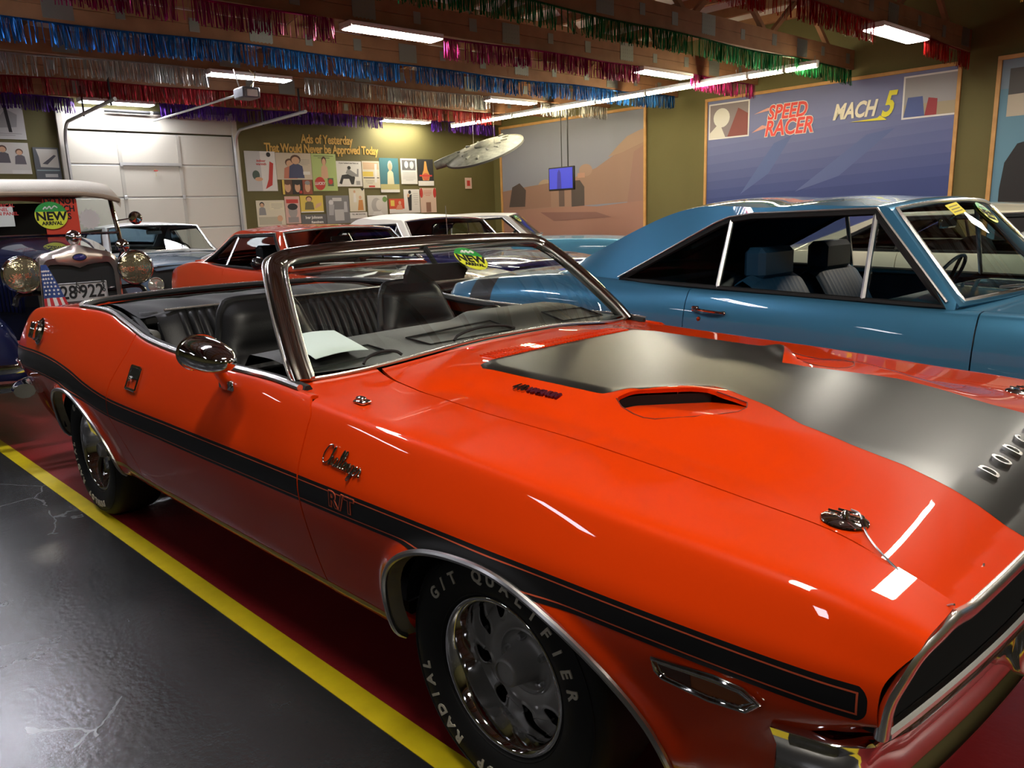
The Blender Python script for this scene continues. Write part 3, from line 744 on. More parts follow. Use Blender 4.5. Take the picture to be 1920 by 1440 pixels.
# opener unit hanging from the truss, its rail runs to the door
ho = hs(-8.5, 2.62, 2.94)
op = thing('door_opener', 'grey garage door opener unit with its rail hanging below the trusses', 'opener', RW(ho[0], ho[1], ho[2]), RZ)
mb = MB(); mb.box((0, 0, 0), (.34, .26, .15), bev=.02); mb.build('motor_box', mat('opener_grey', (.16, .16, .17), rough=.35, metal=.5), op)
mb = MB(); mb.box((.18, 0, -.01), (.02, .16, .09), bev=.008); mb.build('lamp_cover', M_HOUSING, op)
mb = MB(); mb.tube([(-.15, 0, .02), (hx0 - ho[0] + .25, -.05, .01)], .018, n=6); mb.build('rail', M_GALV, op)
for s in (-1, 1): mb = MB(); mb.tube([(0, .10 * s, .07), (0, .16 * s, zt - ho[2])], .010, n=5); mb.build('hanger_strap', M_STEEL, op)
mb = MB(); mb.tube(bez([(.08, .02, .07), (.10, .10, .22), (.05, .05, zt - ho[2])], 16), .006, n=5); mb.build('power_cord', mat('cord_yellow', (.60, .50, .20), rough=.7), op)

# ---- murals on the long wall
def mur(X0, X1, Z0, Z1): 
    a = hs(X0, YB, Z0); b = hs(X1, YB, Z1); return (b[0] - a[0], b[2] - a[2])
SKY = (.19, .20, .25); SND = (.27, .145, .11); ADO = (.25, .155, .115)
w_, h_ = mur(-11.70, -7.86, .55, 3.12)
picture('desert_mural', 'large mural of a pink desert town with dark doorways in a wooden frame', 'mural', onwallR(-9.78, 1.835, .01), MUX, MUY, MUN, w_, h_, SKY,
        [('p', [(-.5, -.5), (.5, -.5), (.5, -.12), (.2, -.15), (-.1, -.12), (-.5, -.16)], SND),
         ('p', [(-.5, -.16), (.10, -.14), (.5, -.12), (.5, .30), (.36, .24), (.2, .13), (.02, .06), (-.28, .03), (-.5, .0)], ADO),
         ('p', [(.28, .20), (.34, .27), (.40, .33), (.47, .36), (.5, .37), (.5, .28), (.36, .22)], (0.285, 0.190, 0.137)),
         ('e', -.16, .02, .055, .055, (0.310, 0.224, 0.158)), ('e', .13, .12, .045, .045, (0.285, 0.184, 0.137)),
         ('p', [(-.5, -.16), (-.5, .0), (-.28, .03), (-.12, .045), (-.12, -.14)], (0.223, 0.129, 0.094)),
         ('p', [(.03, -.145), (.12, -.14), (.12, .00), (.09, .05), (.05, .05), (.03, .0)], (0.062, 0.048, 0.043)),
         ('p', [(-.06, -.14), (-.02, -.14), (-.02, .0), (-.06, -.01)], (0.099, 0.068, 0.058)),
         ('p', [(-.45, -.13), (-.32, -.13), (-.31, .0), (-.36, .06), (-.42, .03)], (0.056, 0.041, 0.036)),
         ('r', .10, .085, .05, .035, (0.372, 0.204, 0.144)), ('p', [(.40, -.13), (.5, -.12), (.5, .26), (.44, .22)], (0.236, 0.136, 0.108)),
         ('p', [(-.2, -.18), (.2, -.19), (.3, -.23), (-.1, -.25)], (0.186, 0.095, 0.079))], frame_m=M_WOOD2, fw=.06)
BL = (.030, .048, .165)
w_, h_ = mur(-6.53, -2.72, .55, 3.065)
rays = [('p', [(-.5, .5), (.5, .5), (.5, -.05 + .06 * k), (-.5, -.12 + .055 * k)], (.042 + .014 * k, .062 + .014 * k, .19 + .017 * k)) for k in range(8)] + [
        ('p', [(-.33, -.1), (-.18, .20), (-.10, .24), (-.20, .02)], (.075, .11, .26)), ('p', [(-.08, -.10), (.20, .20), (.30, .22), (.10, -.02)], (.075, .105, .25)), ('r', 0, -.46, 1, .08, (.03, .04, .12))]
def inset(cx, cy, w2, h2, shapes): return [('r', cx, cy, w2 + .012, h2 + .018, (.60, .60, .60))] + shapes
insA = inset(-.395, .37, .185, .205, [('r', -.395, .37, .185, .205, (.20, .17, .19)), ('p', [(-.487, .30), (-.487, .268), (-.41, .268), (-.44, .36)], (.55, .54, .50)), ('p', [(-.40, .268), (-.303, .268), (-.303, .40), (-.35, .44)], (.18, .05, .05)), ('e', -.43, .39, .04, .06, (.55, .55, .52))])
insB = inset(.415, .37, .175, .205, [('r', .415, .37, .175, .205, (.26, .26, .28)), ('r', .415, .30, .175, .065, (.30, .26, .18)), ('p', [(.328, .268), (.40, .268), (.39, .37), (.34, .37)], (.06, .09, .25)), ('p', [(.40, .268), (.44, .268), (.44, .35), (.41, .36)], (.25, .03, .04))])
spd = [('p', [(-.283, .275), (-.20, .30), (-.235, .315)], (.55, .28, .24)), ('p', [(-.275, .385), (-.19, .40), (-.21, .415)], (.55, .28, .24)),
       ('t', 'SPEED', -.128, .378, .118, (.62, .58, .55), .022, .22, .80), ('t', 'SPEED', -.128, .378, .118, (.60, .06, .05), .010, .22, .80),
       ('t', 'RACER', -.12, .285, .128, (.62, .58, .55), .022, .22, .80), ('t', 'RACER', -.12, .285, .128, (.60, .06, .05), .010, .22, .80),
       ('t', 'MACH', .145, .335, .118, (.66, .63, .50), .012, .30, .72), ('t', '5', .268, .345, .185, (.62, .58, .04), .014, .35, .70), ('p', [(.13, .275), (.27, .268), (.245, .295), (.235, .283)], (.62, .58, .04))]
picture('blue_racing_mural', 'big blue mural lettered SPEED RACER and MACH 5 in a wooden frame', 'mural', onwallR(-4.625, 1.8075, .01), MUX, MUY, MUN, w_, h_, BL, rays + insA + insB + spd, frame_m=M_WOOD2, fw=.055)
w_, h_ = mur(-2.21, .9, .55, 3.05)
picture('suit_poster', 'light blue framed poster with a dark-suited figure at the right edge', 'mural', onwallR(-.655, 1.80, .01), MUX, MUY, MUN, w_, h_, (.10, .22, .30),
        [('r', 0, .43, 1, .14, (.16, .22, .28)), ('r', -.24, .34, .46, .23, (.42, .38, .30)), ('p', [(-.47, .455), (-.01, .455), (-.01, .34), (-.47, .33)], (.07, .07, .07)),
         ('p', [(-.47, -.13), (-.46, .0), (-.42, .09), (-.30, .13), (-.18, .09), (-.12, .0), (-.1, -.5), (-.47, -.5)], (.012, .012, .014)),
         ('p', [(-.32, .12), (-.27, .12), (-.28, -.05)], (.62, .62, .60)), ('e', -.295, .17, .042, .052, SK), ('e', -.295, .195, .045, .035, BR), ('r', -.295, .112, .03, .012, BK)], frame_m=M_WOOD2, fw=.06)

# ---- hanging screen and hanging model craft
h = hs(-8.75, 8.5, 1.95)
tv = thing('hanging_screen', 'flat screen showing blue picture hanging on two poles before the desert mural', 'screen', RW(h[0], h[1], h[2]), RZ - .10)
mb = MB(); mb.box((0, 0, 0), (.80, .05, .47), bev=.01); mb.build('bezel', M_BLACK, tv)
mb = MB(); mb.box((0, -.0265, .005), (.73, .002, .41)); mb.build('picture', mat('screen_blue', (.02, .02, .1), emit=(.05, .06, .55), estr=.9), tv, smooth=0)
mb = MB(); mb.prism([(-.12, -.20), (.02, -.20), (.0, .12), (-.05, .19), (-.10, .12)], 0, .001, T=lambda u, v, q: (u, -.0285 - q, v)); mb.build('picture_shade', mat('screen_dark', (.02, .02, .08), emit=(.03, .02, .22), estr=.8), tv, smooth=0)
for x in (-.03, .17): mb = MB(); mb.tube([(x, .03, .15), (x, .03, zt - h[2])], .014 if x > 0 else .009, n=8); mb.build('pole', M_BLACK, tv)
h = hs(-9.67, 7.5, 2.47)
M_HULL = mat('model_hull', (.20, .20, .155), rough=.6, noise=(9, (.10, .10, .075), 6), bump=(30, .5)); M_HULLD = mat('model_hull_dark', (.09, .09, .075), rough=.6)
sh = thing('hanging_model', 'pale grey toy spacecraft model hanging from wires near the corner', 'model', RW(h[0], h[1], h[2]), RZ)
sr = sh; sh = empty('craft', (0, 0, 0), 0, sr); sh.rotation_euler = (.42, -.10, .35)
mb = MB(); mb.lathe([(.001, -.13), (.3, -.12), (.62, -.07), (.80, -.02), (.82, .0), (.80, .02), (.62, .07), (.3, .12), (.001, .13)], n=48); mb.build('hull', M_HULL, sh, smooth=50)
mb = MB(); mb.lathe([(.80, -.025), (.835, -.02), (.835, .02), (.80, .025)], n=48); mb.build('rim_band', M_HULLD, sh)
mb = MB(); mb.lathe([(.18, .10), (.18, .16), (.12, .19), (.001, .20)], n=24); mb.build('dome', M_HULL, sh)
mb = MB(); mb.tube([(-.55, -.15, .04), (-.80, -.35, .03), (-.98, -.42, .02)], [.10, .10, .085], n=12); mb.build('nose_pod', M_HULL, sh)
for k in range(14):
    a = k * .449; r_ = .35 + .09 * (k % 4); mb = MB(); mb.box((r_ * math.cos(a), r_ * math.sin(a), .105 - .09 * (r_ - .3)), (.14, .05, .05), rot=((math.cos(a), -math.sin(a), 0), (math.sin(a), math.cos(a), 0), (0, 0, 1)), bev=.01); mb.build('surface_box', M_HULL if k % 3 else M_HULLD, sh)
for dx in (-.35, .3): mb = MB(); mb.tube([(dx, 0, .02), (dx, 0, ZC + .005 - h[2])], .003, n=4); mb.build('wire', M_STEEL, sr)
picture('small_tag', 'small pale notice high on the olive wall near the corner', 'sign', onwallB(9.0, 2.03, .003), WUX, WUY, WUN, .20, .26, (.55, .40, .34), [('r', 0, 0, .5, .5, RD)])
# ================================================================== ORANGE CONVERTIBLE (origin under the front axle, nose to +x)
car = thing('convertible_car', 'orange two-door convertible with a black hood stripe and side stripe, top down', 'car')
WB = 2.794
#        u      zb    yw    zs    yc    zc    dxt
ST = [(-3.93, .44, .800, .700, .735, .845, .20),
      (-3.86, .40, .862, .690, .800, .900, .16),
      (-3.70, .36, .892, .690, .818, .942, .08),
      (-3.40, .33, .912, .690, .822, .972, .0),
      (-3.05, .31, .928, .690, .820, .992, 0),
      (-2.78, .30, .936, .690, .812, 1.000, 0),
      (-2.50, .29, .941, .682, .806, .994, 0),
      (-2.25, .285, .945, .672, .822, .955, 0),
      (-2.00, .285, .949, .665, .846, .922, 0),
      (-1.70, .285, .952, .660, .858, .905, 0),
      (-1.30, .285, .955, .660, .866, .898, 0),
      (-.95, .285, .956, .660, .872, .897, 0),
      (-.68, .285, .957, .660, .878, .881, 0),
      (-.35, .285, .957, .660, .884, .864, 0),
      (0.0, .285, .956, .660, .886, .848, 0),
      (.36, .30, .952, .660, .886, .824, 0),
      (.60, .34, .943, .660, .884, .811, 0),
      (.76, .40, .930, .660, .880, .797, 0),
      (.845, .50, .914, .655, .872, .772, .048)]
_st = np.array(ST)
zcf = cspline(_st[:, 0], _st[:, 5])
YIX = [-1.0, -.9, -.643, -.52, -.2, .02, .285, .55, .656, .76, .83, .89, 1.0]
YIY = [.50, .548, .622, .624, .640, .640, .648, .674, .684, .713, .742, .775, .81]
yif = pchip(YIX, YIY)
hbf = cspline([-1.0, -.75, -.5, 0, .30, .45, .6, .8, .95], [.050, .050, .052, .055, .057, .047, .028, .005, 0])
def Hood(x, y):
    a = np.abs(y)
    z = zcf(np.clip(x, -.95, .9)) + .018 * (1 - np.clip(a / .885, 0, 1) ** 2) + hbf(x) * ss(0, 1, (.57 + .12 * ss(.3, .8, x) + .28 * ss(-.42, -.78, x) - a) / (.18 + .30 * ss(.3, .8, x) + .55 * ss(-.42, -.78, x)))
    z = z - .030 * ss(.80, .95, x) ** 1.5
    return z
def ctrl(u, kind):
    T = cspline(_st[:, 0], _st[:, 1:])(u)
    zb, yw, zs, yc, zc, dxt = [T[..., i] for i in range(6)]
    if kind == 'fender':
        yi = yif(u); zi = Hood(u, yi)
        p11 = (yc - .06, Hood(u, yc - .06)); p12a = ((yc - .06) * .5 + yi * .5, Hood(u, (yc - .06) * .5 + yi * .5))
    else:
        yi = yc - .035; zi = zc + .004
        p11 = (yc - .012, zc + .008); p12a = (yc - .024, zc + .007)
    y9, z9 = yc + .013, zc - .022
    zlo = zb + .13
    Y = [yw - .165, yw - .10, yw - .064, yw - .046, yw - .017, yw + .002, yw + .001, yw + (y9 - yw) * .36, yw + (y9 - yw) * .76, y9, yc - .002, p11[0], p12a[0], yi]
    Z = [zb, zb + .004, zb + .04, zlo, zlo * .45 + (zs - .035) * .55, zs - .035, zs + .035, (zs + .03) + (z9 - zs - .03) * .42, (zs + .03) + (z9 - zs - .03) * .80, z9, zc + .001, p11[1], p12a[1], zi]
    X = [u + dxt * w_ for w_ in (.6, .5, .35, .2, .08, 0, 0, .25, .6, .85, .95, 1, 1, 1)]
    return np.stack([np.stack(np.broadcast_arrays(a, b, c), -1) for a, b, c in zip(X, Y, Z)], -2)
def arch_par(dx):
    k = ss(-.2, .2, dx); return .395 + .035 * k, 2.3 - .6 * k
def arch_val(x, z, ax, az=.36, b=.295):
    dx = x - (ax + .05); aa, nn = arch_par(dx)
    dz = np.maximum(z - az, 0)
    return (np.abs(dx) / aa) ** nn + (dz / b) ** nn
AX = [(0.0, .36), (-WB - .03, .345)]
def sidefn(kind):
    def f(u, s):
        u = np.asarray(u, float).ravel(); s = np.asarray(s, float).ravel()
        C = ctrl(u, kind); B = bbasis(s, C.shape[1])
        P = np.einsum('nk,nkc->nc', B, C)
        x, y, z = P[:, 0], P[:, 1], P[:, 2]
        for ax, az in AX:                      # rolled lip round the wheel openings
            g = arch_val(x, z, ax, az) - 1
            y = y + .014 * np.exp(-(np.maximum(g, 0) / .16) ** 2) * (z > az - .1) * ss(.78, .70, z)
        return np.stack([x, -y, z], 1)
    return f
side_f = sidefn('fender'); side_d = sidefn('door')
arch_clip = lambda P, u, s: np.minimum(*[arch_val(P[:, 0], P[:, 2], ax, az) - 1 for ax, az in AX])
gapf = lambda z: -.685 - .055 * ss(.84, .915, z) + .02 * ss(.45, .28, z)
gapr = lambda z: np.interp(z, [.25, .40, .47, .60, .75, .88, .93, .98], [-2.05, -2.02, -2.07, -2.17, -2.14, -2.06, -2.05, -2.10]) - .06
svals = np.linspace(0, 1, 90)
side_parts = {}
for sgn in (0, 1):
    ff = side_f if sgn == 0 else mirror(side_f); fd = side_d if sgn == 0 else mirror(side_d)
    nosecut = lambda P, u, s: P[:, 2] - np.interp(P[:, 0], [.64, .69, .73, .78, .86], [.20, .515, .565, .590, .592])
    fen = panel('fender', ff, np.linspace(-.93, .845, 190), svals, M_ORANGE, car,
        [arch_clip, nosecut, lambda P, u, s: np.where(np.abs(P[:, 1]) > .846, P[:, 0] - gapf(P[:, 2]) - .003, P[:, 0] + .915)])
    door = panel('door', fd, np.linspace(-2.32, -.6, 150), svals, M_ORANGE, car,
        [lambda P, u, s: gapf(P[:, 2]) - .003 - P[:, 0], lambda P, u, s: P[:, 0] - gapr(P[:, 2]) - .003, lambda P, u, s: P[:, 2] - .325])
    quar = panel('quarter_panel', fd, np.linspace(-3.93, -1.95, 190), svals, M_ORANGE, car,
        [arch_clip, lambda P, u, s: gapr(P[:, 2]) - .003 - P[:, 0]])
    rock = panel('rocker_panel', fd, np.linspace(-2.3, -.55, 60), np.linspace(0, .3, 24), M_ORANGE, car,
        [lambda P, u, s: .321 - P[:, 2], lambda P, u, s: P[:, 0] - gapr(P[:, 2]) - .003, lambda P, u, s: gapf(P[:, 2]) - .003 - P[:, 0]])
    side_parts[sgn] = (fen, door, quar)
    # worn yellow strip along the sill edge
    panel('sill_strip', fd, np.linspace(-2.55, -.28, 120), np.linspace(.05, .4, 50), M_YELLOWTRIM, car,
        [lambda P, u, s: .352 + .03 * ss(-2.0, -2.5, P[:, 0]) - P[:, 2] + .006, lambda P, u, s: P[:, 2] - .340 - .03 * ss(-2.0, -2.5, P[:, 0]), arch_clip], off=.0012, skirt=0)
    # ---- side stripe
    up = lambda x: np.interp(x, [-4, -3.65, -3.25, -2.97, -2.66, -2.5, -2.3, -2.0, -1.6, -.6, .9], [.762, .766, .776, .764, .738, .712, .690, .686, .688, .691, .691])
    upf = cspline([-4, -3.65, -3.3, -2.98, -2.72, -2.5, -2.25, -2.0, -1.6, -1.0, -.3, .4, .9], [.750, .760, .769, .764, .744, .714, .692, .687, .689, .691, .692, .690, .686])
    thf = cspline([-4, -3.4, -2.9, -2.5, -2.0, -1.2, -.5, .2, .9], [.115, .115, .108, .098, .084, .080, .074, .062, .056])
    for nm, fn, a, b, extra in (('fender', ff, -.70, .845, [lambda P, u, s: P[:, 0] - gapf(P[:, 2]) - .003]), ('door', fd, -2.3, -.6, [lambda P, u, s: gapf(P[:, 2]) - .003 - P[:, 0], lambda P, u, s: P[:, 0] - gapr(P[:, 2]) - .003]), ('quarter', fd, -3.93, -1.95, [lambda P, u, s: gapr(P[:, 2]) - .003 - P[:, 0]])):
        par = side_parts[sgn][{'fender': 0, 'door': 1, 'quarter': 2}[nm]]
        # rounded closed front end of the stripe
        endc = lambda P, u, s: np.where(P[:, 0] > .800, .026 - np.hypot(P[:, 0] - .806, np.maximum(np.abs(P[:, 2] - (upf(P[:, 0]) - thf(P[:, 0]) / 2)) - .006, 0)), 1)
        cl = [lambda P, u, s: upf(P[:, 0]) - P[:, 2], lambda P, u, s: P[:, 2] - upf(P[:, 0]) + thf(P[:, 0]), arch_clip, endc] + extra
        us_ = np.linspace(a, b, 240 if nm == 'fender' else 120)
        panel('side_stripe', fn, us_, np.linspace(.3, .8, 60), M_STRIPE, par, cl, off=.0007, skirt=0)
        e1, e2 = .0095, .0125
        for (d0, d1) in ((e1, e2),):
            q1 = [lambda P, u, s: upf(P[:, 0]) - d0 - P[:, 2], lambda P, u, s: P[:, 2] - upf(P[:, 0]) + d1]
            q2 = [lambda P, u, s: P[:, 2] - upf(P[:, 0]) + thf(P[:, 0]) - d0, lambda P, u, s: upf(P[:, 0]) - thf(P[:, 0]) + d1 - P[:, 2]]
            xe = [lambda P, u, s: .818 - P[:, 0]]
            for qq in (q1, q2):
                panel('pinstripe', fn, us_, np.linspace(.3, .8, 140), M_PIN, par, qq + [arch_clip] + extra + xe, off=.0011, skirt=0)
    if True:
        mid = lambda P: np.abs(P[:, 2] - (upf(P[:, 0]) - thf(P[:, 0]) / 2))
        panel('pinstripe', ff, np.linspace(.80, .845, 40), np.linspace(.3, .8, 140), M_PIN, side_parts[sgn][0],
              [lambda P, u, s: P[:, 0] - .8165, lambda P, u, s: .8195 - P[:, 0], lambda P, u, s: thf(P[:, 0]) / 2 - .0095 - mid(P)], off=.0011, skirt=0)

_su = np.linspace(0, 1, 400)
def side_at(x, z, fn=None):
    """point and outward normal of the near flank at height z"""
    fn = fn or side_d
    P = fn(np.full(400, x), _su); k = int(np.argmin(np.abs(P[:260, 2] - z)))
    s = _su[k]; p = fn([x], [s])[0]
    a = fn([x + .01], [s])[0] - fn([x - .01], [s])[0]; b = fn([x], [min(1, s + .01)])[0] - fn([x], [s - .01])[0]
    n = np.cross(b, a) if True else 0; n /= np.linalg.norm(n)
    if n[1] > 0: n = -n
    return p, n, a / np.linalg.norm(a)

# ---- wheel-opening mouldings, liners, wheels
def arch_curve(ax, az, n=60, z0=-.06):
    pts = []
    for t in np.linspace(-PI / 2 * 1.18, PI / 2 * 1.12, n):
        if abs(t) > PI / 2:
            x = ax + .05 + (.43 if t > 0 else -.395); z = az - (abs(t) - PI / 2) * .22
        else:
            dx = math.sin(t) * (.43 if t > 0 else .395); aa, nn = [float(q) for q in arch_par(np.array(dx))]
            x = ax + .05 + dx; z = az + .295 * max(0, 1 - (abs(dx) / aa) ** nn) ** (1 / nn)
        pts.append((x, z))
    return pts
for sgn in (1, -1):
    for ax, az in AX:
        pts = []
        for x, z in arch_curve(ax, az):
            p, n, _ = side_at(x, z, side_f if x > -1 else side_d); pts.append((x, (p[1] - .004) * sgn, z))
        mb = MB(); mb.tube(pts, .008, n=8); mb.build('wheel_arch_moulding', M_STEEL, car)
        mb = MB()                               # dark inner wheel well
        V = []
        for yy_ in (-.87, -.50):
            V.append([(ax + .05 + (x - ax - .05) * .985, yy_ * sgn, z) for x, z in arch_curve(ax, az, 40) if z > az + .01])
        mb.grid(np.array(V)); mb.build('wheel_well', M_TREADGREY, car)
        # folded inner flange, several thin steps catch the light
        V = []
        for k in range(4):
            V.append([(ax + .05 + (x - ax - .05) * (1 - .012 * k), (side_at(x, z, side_f if x > -1 else side_d)[0][1] + .004 + .011 * k) * sgn, az + (z - az) * (1 - .012 * k)) for x, z in arch_curve(ax, az, 40)])
        mb = MB(); mb.grid(np.array(V)); mb.build('arch_flange', mat('flange_grey', (.20, .18, .15), rough=.5, metal=.4), car, smooth=0)

TR = .3225
def make_wheel():
    Wh = empty('wheel', (0, 0, 0), 0, car)
    mb = MB()
    prof = [(.186, -.080), (.194, -.098), (.205, -.108), (.225, -.116), (.25, -.120), (.275, -.118), (.297, -.110), (.311, -.097), (.3185, -.080), (.3215, -.055), (.3225, 0), (.3215, .055), (.3185, .080), (.311, .097), (.297, .11), (.27, .118), (.23, .118), (.194, .10), (.186, .08)]
    mb.lathe(prof, axis='y', n=96)
    for k in range(4):                     # tread grooves as thin recess rings
        pass
    mb.build('tyre', M_RUBBER, Wh, smooth=60)
    mb = MB()
    for rr_, hh in ((.2915, -.1135), (.2, -.1045)): mb.tube([(rr_ * math.cos(t), hh, rr_ * math.sin(t)) for t in np.linspace(0, 2 * PI, 97)[:-1]], .0022, n=5, closed=True)
    mb.build('sidewall_ring', M_RUBBER, Wh)
    mb = MB()                               # bright trim ring and deep barrel
    mb.lathe([(.190, -.088), (.1945, -.096), (.1935, -.101), (.188, -.103), (.181, -.099), (.174, -.086), (.166, -.062), (.158, -.034), (.151, -.008), (.148, .01)], axis='y', n=96)
    mb.build('trim_ring', M_CHROME, Wh, smooth=60)
    # recessed centre disc with rounded slots near its rim
    NS = 10
    def disc(r, t):
        r = np.asarray(r, float).ravel(); t = np.asarray(t, float).ravel()
        a = (t * NS / (2 * PI)) % 1 - .5; d = np.abs(a) * 2 * PI / NS * r
        sv = (d / .0155) ** 2 + (np.maximum(.138 - r, 0) / .022) ** 2
        h = -.004 - .016 * np.exp(-((r - .105) / .026) ** 2) - .006 * np.exp(-((sv - 1.3) / .45) ** 2)
        return np.stack([r * np.cos(t), h, r * np.sin(t)], 1)
    def slotc(P, r, t):
        a = (t * NS / (2 * PI)) % 1 - .5; d = np.abs(a) * 2 * PI / NS * r
        return (d / .0155) ** 2 + (np.maximum(.138 - r, 0) / .022) ** 2 - 1
    panel('wheel_disc', disc, np.linspace(.070, .150, 24), np.linspace(0, 2 * PI, NS * 26 + 1), M_WHEEL, Wh, [slotc], skirt=.012)
    mb = MB(); mb.lathe([(.168, .030), (.001, .030)], axis='y', n=48); mb.build('brake_backing', M_BLACK, Wh)
    mb = MB(); mb.lathe([(.088, -.006), (.083, -.014), (.079, -.016), (.075, -.008), (.066, -.004), (.054, -.006), (.048, -.016), (.042, -.045), (.036, -.078), (.032, -.084), (.029, -.085), (.0285, -.080), (.001, -.080)], axis='y', n=56); mb.build('hub', M_WHEEL, Wh, smooth=50)
    for k in range(5):
        t = 2 * PI * k / 5 + .5; c = (.063 * math.cos(t), -.004, .063 * math.sin(t))
        mb = MB(); mb.lathe([(.010, 0), (.010, -.014), (.0075, -.019), (.001, -.020)], c=c, axis='y', n=6); mb.build('lug_nut', M_STEEL, Wh, smooth=30)
    # raised white lettering round the sidewall
    for word, a0, a1, r0, sz in (('G/T QUALIFIER', -52, 74, .249, .030), ('RADIAL', -148, -104, .254, .030), ('DUNLOP', 150, 193, .254, .030)):
        n = len(word)
        for k, ch in enumerate(word):
            if ch == ' ': continue
            a = math.radians(a0 + (a1 - a0) * k / (n - 1))
            ex = np.array([math.cos(a), 0, -math.sin(a)]); ey = np.array([math.sin(a), 0, math.cos(a)]); ez = np.array([0, -1, 0])
            o = np.array([r0 * math.sin(a), -.1203, r0 * math.cos(a)])
            text_obj('lettering', ch, sz * 1.35, M_WHITEPAINT, Wh, depth=.0015, mtx=frame(o, ex, ey, ez), bold=.0012)
    return Wh
wh = make_wheel()
YW = .765
for i, (x, s) in enumerate(((0, 1), (-WB, 1), (0, -1), (-WB, -1))):
    o = wh if i == 0 else copy_tree(wh, car)
    o.location = (x, -YW * s if x == 0 else -(YW - .014) * s, TR); o.rotation_euler = (0, 0 if s > 0 else PI, 0) if False else (0, 0, 0 if s > 0 else PI)
    if x < 0: o.rotation_euler = (0, math.radians(12) , 0 if s > 0 else PI)
mb = MB()
for x in (0, -WB): mb.tube([(x, -.62, TR), (x, .62, TR)], .04, n=8)
mb.build('axle', M_BLACK, car)
mb = MB(); mb.box((-1.5, 0, .32), (4.3, 1.30, .06)); mb.box((-1.45, 0, .30), (2.0, 1.56, .04)); mb.build('underbody', M_TREADGREY, car, smooth=0)

# ---- hood and cowl
def xw(y): return -.745 - .135 * (np.abs(y) / .8) ** 2.6
def xl(y): return .925 - .038 * (np.abs(y) / .78) ** 2
SCPOLY = [(.022, .445), (.050, .461), (.095, .471), (.125, .474), (.155, .470), (.24, .430), (.285, .390), (.303, .345), (.302, .300), (.283, .262), (.24, .248), (.19, .246), (.17, .252)]
def psdf(px, pz, poly):
    P = np.array(poly, float); d = np.full(px.shape, 1e9); ins = np.zeros(px.shape, bool)
    for i in range(len(P)):
        a, b = P[i], P[(i + 1) % len(P)]; e = b - a
        wx, wz = px - a[0], pz - a[1]; t = np.clip((wx * e[0] + wz * e[1]) / (e @ e), 0, 1)
        d = np.minimum(d, np.hypot(wx - e[0] * t, wz - e[1] * t))
        ins ^= ((a[1] > pz) != (b[1] > pz)) & (px < (b[0] - a[0]) * (pz - a[1]) / (b[1] - a[1] + 1e-12) + a[0])
    return np.where(ins, d, -d)
def scoop_s(x, y):
    """distance ahead of the swept mouth, and position along it"""
    a = np.abs(y); dx, dy = x - .022, -(a - .445)
    return dx * .794 - dy * .609, dx * .609 + dy * .794
def hood_raise(x, y):
    s_, t_ = scoop_s(x, y)
    return .016 * np.exp(-((s_ + .012) / .040) ** 2) * ss(-.06, .05, t_) * ss(.33, .18, t_)
def hoodfn(u, v):
    u = np.asarray(u, float).ravel(); v = np.asarray(v, float).ravel()
    x0 = -.82 + (.905 + .82) * u
    y = v * (yif(x0) - .0045)
    x = xw(y) + .012 + (xl(y) - xw(y) - .012) * u
    return np.stack([x, y, Hood(x, y) + hood_raise(x, y)], 1)
sc_clip = lambda P, u, v: -psdf(P[:, 0], np.abs(P[:, 1]), SCPOLY)
hood = panel('hood', hoodfn, np.linspace(0, 1, 200), np.linspace(-1, 1, 190), M_ORANGE, car, [sc_clip], flip=False, skirt=.011)
def blk_edge(x):
    return np.interp(x, [-.6, -.03, .06, .10, .149, .213, .272, .332, .44, .56, .67, .785, .95], [.431, .431, .392, .310, .196, .205, .228, .250, .305, .322, .325, .352, .385])
panel('hood_stripe', hoodfn, np.linspace(0, 1, 300), np.linspace(-1, 1, 300), M_HOODBLK, hood,
      [lambda P, u, v: P[:, 0] + .515 - .03 * ss(.40, .431, np.abs(P[:, 1])) ** 2, lambda P, u, v: blk_edge(P[:, 0]) - np.abs(P[:, 1])], off=.0006, skirt=0)
